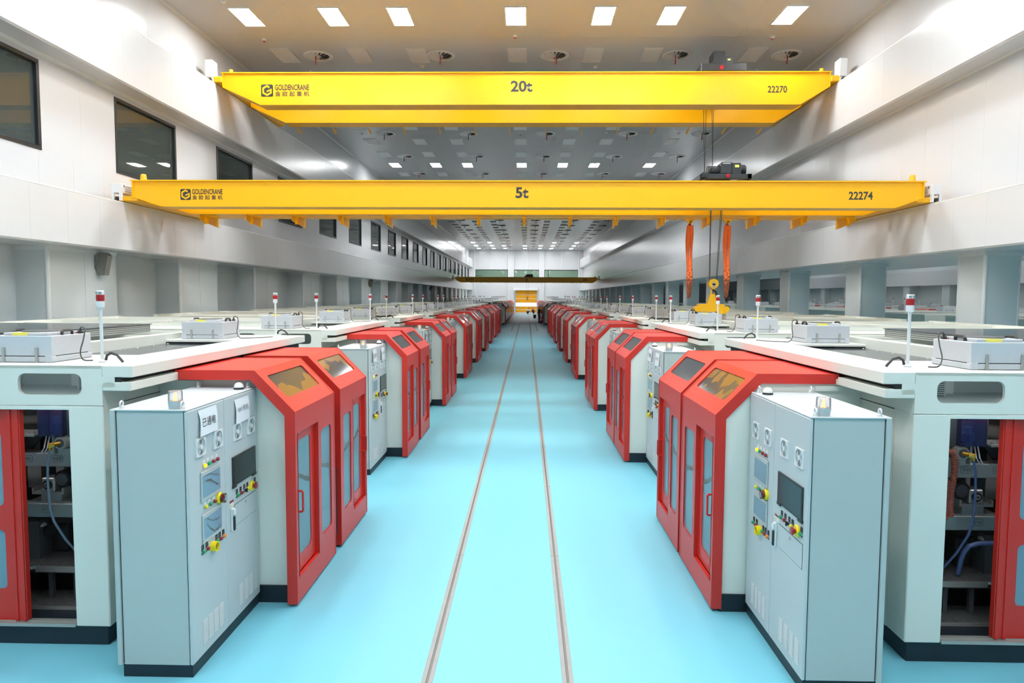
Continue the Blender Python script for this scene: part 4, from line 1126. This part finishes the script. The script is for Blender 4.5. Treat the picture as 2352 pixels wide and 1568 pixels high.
    if detail:
        for y, m_ in ((-.306, BTN_L), (-.234, BTN_G), (-.154, BTN_R), (-.076, BTN_R)): button(dl, y, 1.684, m_, black=False)
        for y, m_ in ((-.304, BTN_Y), (-.224, BTN_G), (-.146, BTN_R)): button(dl, y, 1.334, m_, black=False)
        button(dl, -.05, 1.334, BTN_R, 'shield')
        for y, m_ in ((-.363, BTN_G), (-.288, BTN_R), (-.11, BTN_G), (-.05, BTN_R), (.02, BTN_O)): button(dl, y, .972, m_)
        button(dl, -.19, .955, BTN_R, 'cup')
        for y, m_, k in ((.32, BTN_G, 'round'), (.40, BTN_R, 'round'), (.485, BLACK, 'knob'), (.555, BTN_Y, 'round'), (.735, BTN_G, 'round')): button(dr_, y, 1.248, m_, k)
        button(dr_, .655, 1.245, BTN_R, 'estop')
    else:
        button(dl, -.05, 1.334, BTN_R, 'estop'); button(dl, -.19, .955, BTN_R, 'cup'); button(dr_, .655, 1.245, BTN_R, 'estop'); button(dl, -.306, 1.684, BTN_L, black=False)
    # warning label, swing handle, keyboard drawer, louvres
    m = MB().mat(PAPER).box(X, X + .002, .165 + C, .245 + C, 1.172, 1.23).mat(BTN_R).box(X + .001, X + .003, .165 + C, .245 + C, 1.213, 1.232)
    m.mat(BTN_Y).prism([(.172 + C, 1.178), (.204 + C, 1.178), (.188 + C, 1.206)], X + .001, X + .003, 'yz').mat(INK).box(X + .002, X + .0035, .186 + C, .190 + C, 1.185, 1.197)
    m.build('warning_label', None, dr_)
    m = MB().mat(PLASTW).box(X, X + .02, .178 + C, .222 + C, .955, 1.165, .004).mat(BLACK).box(X + .018, X + .034, .184 + C, .216 + C, .958, 1.09, .006).mat(PLASTW).box(X + .018, X + .04, .184 + C, .216 + C, 1.10, 1.16, .008)
    m.build('swing_handle', None, dr_)
    m = MB().mat(GREYD).box(X, X + .003, .262 + C, .758 + C, .975, 1.17)
    m.mat(DARK).box(X, X + .0016, .258 + C, .762 + C, .971, 1.174)
    m.mat(STEEL).cyl((X + .002, .51 + C, 1.135), (X + .010, .51 + C, 1.135), .013, n=14)
    m.build('keyboard_drawer', None, dr_)
    for par, ys in ((dl, (-.35, -.25, -.15, -.05)), (dr_, (.37, .485, .60, .715))):
        m = MB()
        for y in ys:
            for i in range(12): m.add([(X, y - .038 + C, .19 + .017 * i), (X, y + .038 + C, .19 + .017 * i), (X + .006, y + .038 + C, .192 + .017 * i), (X + .006, y - .038 + C, .192 + .017 * i), (X, y - .038 + C, .201 + .017 * i), (X, y + .038 + C, .201 + .017 * i)], [(0, 1, 2, 3), (3, 2, 5, 4), (0, 3, 4), (1, 5, 2)])
        o = m.build('louvre_field', GREYD, par); o['kind'] = 'stuff'
    # lifting eyes
    for x in (-.25, .24):
        for y in (-.64, .64):
            m = MB().mat(PLASTW).cyl((x, y, H), (x, y, H + .016), .02, n=12).tube([(x, y + .022 * math.cos(a), H + .036 + .024 * math.sin(a)) for a in [2 * PI * i / 16 for i in range(16)]], .007, 8, True)
            m.build('lifting_eye', None, t, True)
    # beacon and dome on the roof (beacon always at the camera end)
    e = -1 if s < 0 else 1
    bx, by = (.17, e * .61)
    m = MB().mat(GREYD).lathe((bx, by, H), [(.05, 0), (.052, .02), (.056, .05), (.058, .062), (.001, .062)], 24)
    bc = m.build('beacon', None, t, True)
    MB().mat(LENSC).lathe((bx, by, H + .062), [(.055, 0), (.053, .07), (.05, .08), (.001, .082)], 24).build('lens', None, bc, True)
    MB().mat(EMBER).lathe((bx, by, H + .066), [(.022, 0), (.010, .008), (.012, .016), (.007, .024), (.011, .032), (.006, .04), (.010, .048), (.004, .056), (.001, .062)], 10).build('lamp', None, bc, True)
    m = MB().mat(BLACK).lathe((.20, -e * .52, H), [(.048, 0), (.048, .02), (.001, .02)], 24).mat(PLASTW).lathe((.20, -e * .52, H + .02), [(.046, 0), (.042, .02), (.030, .037), (.015, .045), (.001, .047)], 24)
    m.build('dome_sensor', None, t, True)
    if notices:
        def sheet(par, y0, y1, z0, z1, words, rect, curl):
            n = 17; vs = []
            for i in range(n):
                f = i / (n - 1)
                z = z1 + (z0 - z1) * f
                dx = .004 + curl * .012 * math.sin(PI * f) + (.022 * curl * f ** 3)
                sk = .012 * math.sin(4 * f)
                vs += [(X + dx, y0 + C + sk, z), (X + dx * .6, y1 + C + sk * .5, z)]
            o = MB().add(vs, [(2 * i, 2 * i + 1, 2 * i + 3, 2 * i + 2) for i in range(n - 1)]).build('paper_notice', PAPER, par, True)
            me = text_mesh(words, (rect[0] + C, rect[1] + C, rect[2], rect[3]), X + .0195, 'lettering', INK, o, .0, 'x')
            return o
        sheet(dl, -.39, -.06, 1.94, 2.154, '已通电', (-.345, -.105, 2.01, 2.085), 1.0)
        sheet(dr_, .30, .62, 1.915, 2.138, '1#1号机', (.345, .585, 2.015, 2.07), .9)
    return t

def make_filter(label):
    """fan filter unit, base centre at the origin; x across (0.58), y along (0.58)"""
    t = thing('fan_filter_unit', label, 'filter unit', (0, 0, 0), 'fan filter units on the machine roofs')
    m = MB().mat(GALV).box(-.29, .29, -.28, .28, .004, .052, .003).mat(DARK).box(-.283, .283, -.273, .273, .0, .06)
    for x in (-.285, .225):
        for y in (-.285, .225): m.mat(GALV).box(x, x + .06, y, y + .06, .002, .066, .003)
    m.build('filter_frame', None, t)
    MB().box(-.285, .285, -.275, .275, .058, .236, .003).build('housing', GALV, t)
    m = MB().mat(GALV).box(-.2, .2, -.21, .21, .236, .262, .004).mat(STEELD).lathe((0, 0, .263), [(.16, 0), (.15, .012), (.001, .004)], 24)
    m.build('fan_plate', None, t)
    for x in (-.21, .24):
        MB().tube([(x, -.07, .236), (x, -.07, .262), (x, -.05, .275), (x, .05, .275), (x, .07, .262), (x, .07, .236)], .013, 8).build('handle', BLACK, t)
    for sx in (-.15, .15):
        for sy in (-1, 1): MB().box(sx - .012, sx + .012, sy * .282, sy * .290, .0, .135, .002).build('clamp', STEEL, t)
    MB().box(-.12, .02, -.212, -.209, .238, .260).box(-.12, .02, -.21, -.13, .262, .2625).build('yellow_label', LABELY, t)
    MB().box(-.03, .05, -.2775, -.275, .015, .04).build('white_label', PAPER, t)
    return t

def filter_cord(s, f, long):
    """plug and cord; f is the unit, drawn in its own space (aisle lies toward -s*x)"""
    k = -s
    m = MB().mat(BLACK).box(k * .24 - .018, k * .24 + .018, .17, .21, .236, .258, .003).cyl((k * .24, .19, .258), (k * .24, .19, .285), .014, .008, 10)
    m.mat(LENSR).box(k * .19 - .015, k * .19 + .015, .18, .205, .236, .246)
    m.build('plug', None, f)
    pts = [(k * .24, .19, .28), (k * .26, .18, .298), (k * .33, .12, .28), (k * .36, .05, .19), (k * .38, -.03, .08), (k * .45, -.10, .012), (k * .55, -.12, .008)]
    if long: pts += [(k * .7, .0, .008), (k * .8, .2, .008)]
    # smooth
    q = []
    for i in range(len(pts) - 1):
        p0, p1, p2, p3 = [Vector(pts[max(0, min(len(pts) - 1, j))]) for j in (i - 1, i, i + 1, i + 2)]
        for h in range(6):
            u = h / 6
            q.append(0.5 * ((2 * p1) + (p2 - p0) * u + (2 * p0 - 5 * p1 + 4 * p2 - p3) * u * u + (3 * p1 - p0 - 3 * p2 + p3) * u ** 3))
    MB().tube(q + [Vector(pts[-1])], .006, 6).build('cord', BLACK, f, True)

def make_tower(label):
    t = thing('signal_tower', label, 'signal light', (0, 0, 0), 'red and white signal towers')
    MB().mat(PLASTW).lathe((0, 0, 0), [(.03, 0), (.03, .012), (.014, .03), (.0135, .47), (.02, .49), (.001, .49)], 14).build('pole', None, t, True)
    MB().mat(PLASTW).lathe((0, 0, .485), [(.016, 0), (.03, .008), (.033, .02), (.033, .065), (.001, .065)], 20).build('base_housing', None, t, True)
    MB().mat(LENSR).lathe((0, 0, .55), [(.032, 0), (.034, .02), (.034, .05), (.032, .058), (.001, .058)], 20).build('red_lens', None, t, True)
    m = MB().mat(PLASTW).lathe((0, 0, .608), [(.033, 0), (.033, .03), (.030, .038), (.001, .038)], 20)
    m.mat(STEELD)
    for a in (-.5, .5):
        for z in (.006, .014, .022):
            c, s_ = math.cos(a - PI / 2), math.sin(a - PI / 2)
            m.cyl((c * .0325 - s_ * .012, s_ * .0325 + c * .012, .608 + z), (c * .0325 + s_ * .012, s_ * .0325 - c * .012, .608 + z), .0025, n=6)
    m.build('buzzer', None, t)
    return t

def cable_loop(s, name_label, loc):
    k = -s
    pts = [(k * .02, .0, .02), (k * .03, .0, .06), (k * .08, -.02, .085), (k * .14, -.03, .07), (k * .19, -.04, .02), (k * .20, -.04, .008)]
    o = MB().tube(pts, .012, 8).build('conduit', BLACK, None, True, loc)
    return tag(o, name_label, 'cable', 'black conduits beside the signal towers')

nth = lambda i: ORD[i]
HOODS = {-1: [(.80, 1.36, True), (2.42, 1.34, False)], 1: [(.90, 1.40, True), (2.40, 1.34, False)]}
cab = {}
for s in (-1, 1):
    row = SIDE[s]
    base_x = AC + s * U0
    protoM = make_machine(s, True, 'white framed machine with smoked roof panes, first of the ' + row)
    protoM.location = (base_x, MY0[s], 0)
    plain = [o for o in KIDS[protoM.name]]
    for i in range(1, 9):
        dup(protoM, (base_x, MY0[s] + OFFS[s][i], 0), 'white framed machine with smoked roof panes, %s of the %s' % (nth(i), row))
    machine_interior(s, protoM); add_hatch(s, protoM)
    protoM['label'] = 'white framed machine, open at its front, beside the first cabinet of the ' + row
    # hoods
    for j, (y, L, first) in enumerate(HOODS[s]):
        wh = 'nearer hood' if j == 0 else 'farther hood'
        h = make_hood(s, first, L, 2, 'red hood with brown-filmed slope window, %s of the first %s machine' % (wh, row.replace('-side row', '-side')))
        h.location = (AC + s * 2.05, MY0[s] + y, 0)
        h2 = make_hood(s, first, L, 1, 'red hood with smoked slope window, %s of the second %s machine' % (wh, row.replace('-side row', '-side')))
        if s > 0 and j == 1:
            for o in KIDS[h.name]:
                if o.name.startswith('slope_pane'): o.data.materials[0] = SMOKED
            h['label'] = 'red hood with clear smoked slope window, farther hood of the first column-side machine'
        if s < 0 and j == 1:
            for o in KIDS[h.name]:
                if o.name.startswith('slope_pane'): o.data.materials[0] = FILM_C
        if s > 0 and j == 0:
            for o in KIDS[h.name]:
                if o.name.startswith('slope_pane'): o.data.materials[0] = FILM_B
        h2.location = (AC + s * 2.05, MY0[s] + OFFS[s][1] + y, 0)
        for i in range(2, 9):
            c = dup(h2, (AC + s * 2.05, MY0[s] + OFFS[s][i] + y * (1 if i < 3 else .98), 0), 'red hood with smoked slope window, %s of the %s %s machine' % (wh, nth(i), row.replace('-side row', '-side')))
    # cabinets
    rz = 0 if s < 0 else PI
    cx = AC + s * 2.765
    c0 = make_cabinet(s, True, 'grey two-door control cabinet %s, first of the %s' % ('with two paper notices' if s < 0 else 'without notices', row), notices=(s < 0), films=(s < 0))
    c0.location = (cx if s < 0 else AC + s * 2.68, 5.97 if s < 0 else 5.90, 0); c0.rotation_euler = (0, 0, rz)
    c1 = make_cabinet(s, True, 'grey two-door control cabinet with white notices, second of the ' + row)
    c1.location = (cx, 5.97 + OFFS[s][1], 0); c1.rotation_euler = (0, 0, rz)
    c2 = make_cabinet(s, False, 'grey two-door control cabinet with white notices, third of the ' + row)
    c2.location = (cx, 5.97 + OFFS[s][2], 0); c2.rotation_euler = (0, 0, rz)
    cab[s] = c2
    for i in range(3, 9):
        dup(c2, (cx, 5.97 + OFFS[s][i], 0), 'grey two-door control cabinet, %s of the %s' % (nth(i), row), rz=rz)

# filter units, towers, conduits on the roofs
ZD = 2.487
tw = None
for s in (-1, 1):
    row = SIDE[s]
    n = t_n = 0
    protos = {}
    for i in range(9):
        y0 = MY0[s] + OFFS[s][i]
        for j, (uu, yy) in enumerate(((4.31, .50), (4.27, 3.84))):
            lab = 'silver fan filter unit with black handles, %s along the roofs of the %s' % (nth(n), row)
            loc = (AC + s * uu, y0 + yy, ZD); n += 1
            if j not in protos:
                o = make_filter(lab); filter_cord(s, o, j == 1); o.location = loc; protos[j] = o
            else: dup(protos[j], loc, lab)
        for j, yy in enumerate((.27, 4.52) if s < 0 else (.42, 4.40)):
            lab = 'white pole with red signal light, %s along the %s' % (nth(t_n), row)
            loc = (AC + s * 3.60, y0 + yy, ZD); t_n += 1
            if tw is None: tw = make_tower(lab); tw.location = loc
            else: dup(tw, loc, lab)
            if i < 4: cable_loop(s, 'black conduit curving out by the %s signal light of the %s' % (nth(t_n - 1), row), (loc[0], loc[1] + .02, ZD))

# ------------------------------------------------------------------ far block of machines, beyond the gap
FAR0, FPIT, FN = 73.5, 6.1, 8
for s in (-1, 1):
    row = SIDE[s].replace(' row', '')
    T = TF(s, U0)
    m = MB(T).mat(CREAM).box(3.44, 9.9, 0, 5.9, .17, 2.45, .01).box(2.16, 3.44, .84, .87, .17, 1.95).box(2.5, 3.44, .84, .87, 1.95, 2.26).box(2.16, 3.44, 5.3, 5.33, .17, 1.95).mat(NAVY).box(3.46, 9.88, .02, 5.88, 0, .17).box(2.16, 3.44, .84, .88, 0, .17)
    body_me = m.mesh('body')
    m = MB(T).mat(DARK).box(3.7, 4.3, -.004, 0, 2.2, 2.42).box(4.7, 5.6, -.004, 0, .3, 2.0)  # dark sheets on the solid front, painted as the shade inside openings
    open_shade_me = m.mesh('opening')
    for i in range(FN):
        t = thing('coating_machine', 'plain white machine, %s of the far block on the %s' % (nth(i), row), 'machine', (AC + s * U0, FAR0 + FPIT * i, 0), 'machines of the far block')
        inst(body_me, 'body', t, (0, 0, 0)); inst(open_shade_me, 'front_opening_shade', t, (0, 0, 0))
    T = TF(s, 2.05)
    prof = [(2.05, .03), (2.05, 1.96), (2.44, 2.362), (3.22, 2.362)]; inn = [(2.12, .03), (2.12, 1.93), (2.47, 2.29), (3.22, 2.29)]
    sh = MB(T).strip(prof, inn, 0, 2.1, 'xz').mesh('shell'); sh.materials.append(RED)
    pn = MB(T).mat(GLASSB).box(2.04, 2.05, .25, .8, .5, 1.6).box(2.04, 2.05, 1.2, 1.8, .5, 1.6).mesh('pane')
    for i in range(FN):
        for j in (0, 1):
            t = thing('sliding_hood', 'red hood of the far block, %s from the gap on the %s' % (nth(2 * i + j), row), 'sliding hood', (AC + s * 2.05, FAR0 + FPIT * i + .9 + 2.2 * j, 0), 'red hoods of the far block')
            inst(sh, 'shell', t, (0, 0, 0)); inst(pn, 'pane', t, (0, 0, 0))
    for i in range(FN):
        dup(cab[s], (AC + s * 2.765, FAR0 + FPIT * i + .2, 0), 'grey control cabinet of the far block, %s from the gap on the %s' % (nth(i), row), rz=0 if s < 0 else PI, group='cabinets of the far block')
        for j in (0, 1):
            dup(tw, (AC + s * 3.60, FAR0 + FPIT * i + .6 + 3.4 * j, 2.45), 'red signal light of the far block, %s from the gap on the %s' % (nth(2 * i + j), row), group='signal towers of the far block')
    # guard rail on the far roofs
    m = MB()
    L = FPIT * FN - .5
    for u in (4.9, 8.6):
        for z in (.17, .34): m.box(s * (u - U0) - .02, s * (u - U0) + .02, 0, L, z - .02, z + .02)
        for q in range(0, int(L) + 1, 2): m.box(s * (u - U0) - .02, s * (u - U0) + .02, q, q + .04, 0, .34)
    tag(m.build('guard_rail', STEELD, None, False, (AC + s * U0, FAR0 + .2, 2.45)), 'dark guard rail on the far machine roofs, %s' % row, 'railing', 'guard rails on the far roofs')

# ------------------------------------------------------------------ the next hall, seen between the columns
NC = 24.6
nm = MB().mat(CREAM).box(-2.9, 2.9, 0, 5.0, .17, 2.38, .01).mat(CREAM).box(-2.9, 2.9, .0, .12, 2.38, 2.47).box(-2.9, 2.9, 2.4, 2.5, 2.38, 2.47).box(-2.9, -2.78, .12, 5, 2.38, 2.47).box(2.78, 2.9, .12, 5, 2.38, 2.47)
nm.mat(NAVY).box(-2.88, 2.88, .02, 4.98, 0, .17).mat(GLASSG).box(-2.7, 2.7, 2.55, 4.9, 2.44, 2.45)
nm_me = nm.mesh('body')
sh = MB().strip([(0, .03), (0, 1.96), (.39, 2.362), (1.17, 2.362)], [(.07, .03), (.07, 1.93), (.42, 2.29), (1.17, 2.29)], 0, 2.0, 'xz').mesh('shell'); sh.materials.append(RED)
sh2 = MB().strip([(0, .03), (0, 1.96), (-.39, 2.362), (-1.17, 2.362)], [(-.07, .03), (-.07, 1.93), (-.42, 2.29), (-1.17, 2.29)], 0, 2.0, 'xz').mesh('shell'); sh2.materials.append(RED)
NF = make_filter('silver fan filter unit in the next hall, first of the nearer row')
NF.location = (NC - 4.4, 14.5, 2.47); NF['group'] = 'filter units in the next hall'
for r_, s in (('nearer', -1), ('farther', 1)):
    for i in range(10):
        y = 14.0 + 6.3 * i
        t = thing('coating_machine', 'white machine in the next hall behind the columns, %s of its %s row' % (nth(i), r_), 'machine', (NC + s * 6.4, y, 0), 'machines in the next hall')
        inst(nm_me, 'body', t, (0, 0, 0))
        for j in (0, 1):
            if not (s < 0 and i == 0 and j == 0):
                dup(NF, (NC + s * 4.4, y + .5 + 3.4 * j, 2.47), 'silver fan filter unit in the next hall, %s of the %s row' % (nth(2 * i + j), r_))
            dup(tw, (NC + s * 3.75, y + .2 + 4.3 * j, 2.47), 'red signal light in the next hall, %s of the %s row' % (nth(2 * i + j), r_), group='signal towers in the next hall')
        if s > 0:
            t = thing('sliding_hood', 'red hood in the next hall behind the columns, %s of the row' % nth(i), 'sliding hood', (NC + s * 2.05, y + 1.0, 0), 'red hoods in the next hall')
            inst(sh, 'shell', t, (0, 0, 0))
for r in (-1, 2, 5, 9, 14, 20):
    for c, x in enumerate((-7, -2.4, 2.4, 7)):
        t = thing('ceiling_lamp', 'lit ceiling lamp of the next hall, %s lamp of its %s row' % (nth(c), nth(r + 1)), 'ceiling lamp', (NC + x, 14 + 3.4 * r, ZC), 'ceiling lamps of the next hall')
        inst(fr_me, 'frame', t, (0, 0, 0)); inst(di_on, 'diffuser', t, (0, 0, 0))

# ------------------------------------------------------------------ people by the door, pails
def person(label, loc, rz, pts, edges, radii, clothes):
    """one skinned body; material by height/part through vertex order"""
    t = thing('person', label, 'person', loc, None, None, rz)
    me = bpy.data.meshes.new('body'); me.from_pydata(pts, edges, [])
    o = link(bpy.data.objects.new('body', me), t)
    for m in clothes: me.materials.append(m)
    md = o.modifiers.new('skin', 'SKIN'); md.use_smooth_shade = True
    for i, v in enumerate(me.skin_vertices[0].data):
        v.radius = (radii[i], radii[i]); v.use_root = (i == 0)
    o.modifiers.new('sub', 'SUBSURF').render_levels = 2
    dg = bpy.context.evaluated_depsgraph_get()
    m2 = bpy.data.meshes.new_from_object(o.evaluated_get(dg))
    o.modifiers.clear(); o.data = m2
    return t, o
def colour(o, fn):
    for p in o.data.polygons: p.material_index = fn(p.center)
def head(t, p, r, hair):
    m = MB().mat(SKIN).lathe(p, [(.001, -r * 1.25), (r * .55, -r * 1.1), (r * .88, -r * .4), (r * .95, .2 * r), (r * .75, r * .8), (.001, r * 1.1)], 16)
    m.lathe((p[0], p[1] - r * .95, p[2] - .1 * r), [(.001, -.02), (.018, -.01), (.006, .04), (.001, .045)], 8)
    for sx in (-1, 1): m.lathe((p[0] + sx * r * .95, p[1], p[2] - .05 * r), [(.001, -.03), (.018, 0), (.001, .035)], 8)
    m.mat(INK)
    for sx in (-1, 1): m.lathe((p[0] + sx * r * .35, p[1] - r * .84, p[2] + .05 * r), [(.001, -.01), (.011, 0), (.001, .01)], 8)
    m.box(p[0] - .022, p[0] + .022, p[1] - r * .86, p[1] - r * .80, p[2] - .58 * r, p[2] - .53 * r)
    h = m.build('head', None, t, True)
    MB().mat(hair).lathe((p[0], p[1] + .012, p[2] + .02), [(r * 1.02, -.1 * r), (r * 1.05, .3 * r), (r * .85, r * .85), (.001, r * 1.2)], 16).build('hair', None, t, True)
def hands(t, ps, d):
    for (x, y, z) in ps:
        m = MB().mat(SKIN).lathe((x, y, z), [(.001, -.045), (.032, -.03), (.038, .01), (.025, .045)], 10)
        for i in range(4):
            m.tube([(x - .027 + .018 * i, y, z - .035), (x - .028 + .019 * i, y + d * .012, z - .075 - .008 * (i in (1, 2))), (x - .027 + .018 * i, y + d * .03, z - .10 - .008 * (i in (1, 2)))], .009, 6)
        m.tube([(x + .03, y, z + .0), (x + .052, y + d * .02, z - .03), (x + .05, y + d * .03, z - .055)], .010, 6)
        m.build('hand', None, t, True)
def standing(label, loc, rz):
    P_ = [(0, 0, .93), (0, 0, 1.15), (0, 0, 1.38), (0, 0, 1.50), (-.19, 0, 1.40), (-.25, .02, 1.14), (-.24, -.12, .92), (.19, 0, 1.40), (.25, .02, 1.14), (.24, -.12, .92),
          (-.10, 0, .88), (-.11, -.02, .50), (-.11, .03, .09), (-.12, -.13, .04), (.10, 0, .88), (.11, -.02, .50), (.11, .03, .09), (.12, -.13, .04)]
    E_ = [(0, 1), (1, 2), (2, 3), (2, 4), (4, 5), (5, 6), (2, 7), (7, 8), (8, 9), (0, 10), (10, 11), (11, 12), (12, 13), (0, 14), (14, 15), (15, 16), (16, 17)]
    R_ = [.15, .14, .16, .06, .075, .055, .04, .075, .055, .04, .10, .07, .05, .04, .10, .07, .05, .04]
    t, o = person(label, loc, rz, P_, E_, R_, [CLOTHK, CLOTHW, SKIN])
    colour(o, lambda c: 1 if (1.13 < c.z < 1.16 or (abs(c.x) < .05 and 1.2 < c.z < 1.4 and c.y < 0)) else 2 if c.z > 1.47 else 0)
    head(t, (0, -.01, 1.63), .105, CLOTHK); hands(t, [(-.24, -.13, .86), (.24, -.13, .86)], -1)
    return t
def crouching(label, loc, rz, top):
    P_ = [(0, .10, .33), (0, .02, .55), (0, -.14, .76), (0, -.22, .86), (-.19, -.16, .74), (-.22, -.30, .52), (-.14, -.48, .40), (.19, -.16, .74), (.22, -.30, .52), (.14, -.50, .36),
          (-.11, .06, .30), (-.17, -.30, .46), (-.14, .02, .10), (-.15, -.16, .04), (.11, .06, .30), (.17, -.30, .46), (.14, .02, .10), (.15, -.16, .04)]
    E_ = [(0, 1), (1, 2), (2, 3), (2, 4), (4, 5), (5, 6), (2, 7), (7, 8), (8, 9), (0, 10), (10, 11), (11, 12), (12, 13), (0, 14), (14, 15), (15, 16), (16, 17)]
    R_ = [.16, .15, .16, .06, .075, .055, .04, .075, .055, .04, .11, .08, .055, .04, .11, .08, .055, .04]
    t, o = person(label, loc, rz, P_, E_, R_, [CLOTHN, top, SKIN])
    colour(o, lambda c: 2 if (c.y < -.40 and .3 < c.z < .55) or c.z > .88 else 1 if c.z > .50 and not (c.y < -.2 and abs(c.x) < .3 and c.z < .53) else 0)
    head(t, (0, -.30, .97), .105, CLOTHR); hands(t, [(-.14, -.50, .35), (.14, -.52, .31)], -1)
    return t
standing('person in dark clothes with pale stripes standing beside the far red hoods', (1.62, 88.5, 0), -1.2)
crouching('person crouching on the rail, maroon cap, facing the other crouching person', (.12, 118.5, 0), 1.9, CLOTHW)
crouching('person crouching and bending forward, holding tools, nearer the columns', (1.25, 120.5, 0), -1.9, CLOTHR)
def pail(label, loc, m_, r, h):
    t = thing('pail', label, 'bucket', loc)
    MB().mat(m_).lathe((0, 0, 0), [(r * .8, 0), (r, h), (r * .95, h), (r * .76, .02), (.001, .02)], 18).build('body', None, t)
    MB().tube([(r * math.cos(a), 0, h + .12 * math.sin(a)) for a in [PI * i / 10 for i in range(11)]], .008, 6).build('handle', STEELD, t)
pail('grey pail on the floor between the rails near the crouching people', (1.14, 96.5, 0), PAILM, .21, .5)
pail('blue tub at the foot of the far red hoods', (1.58, 79.5, 0), BLUEPL, .24, .22)
bpy.context.view_layer.update()
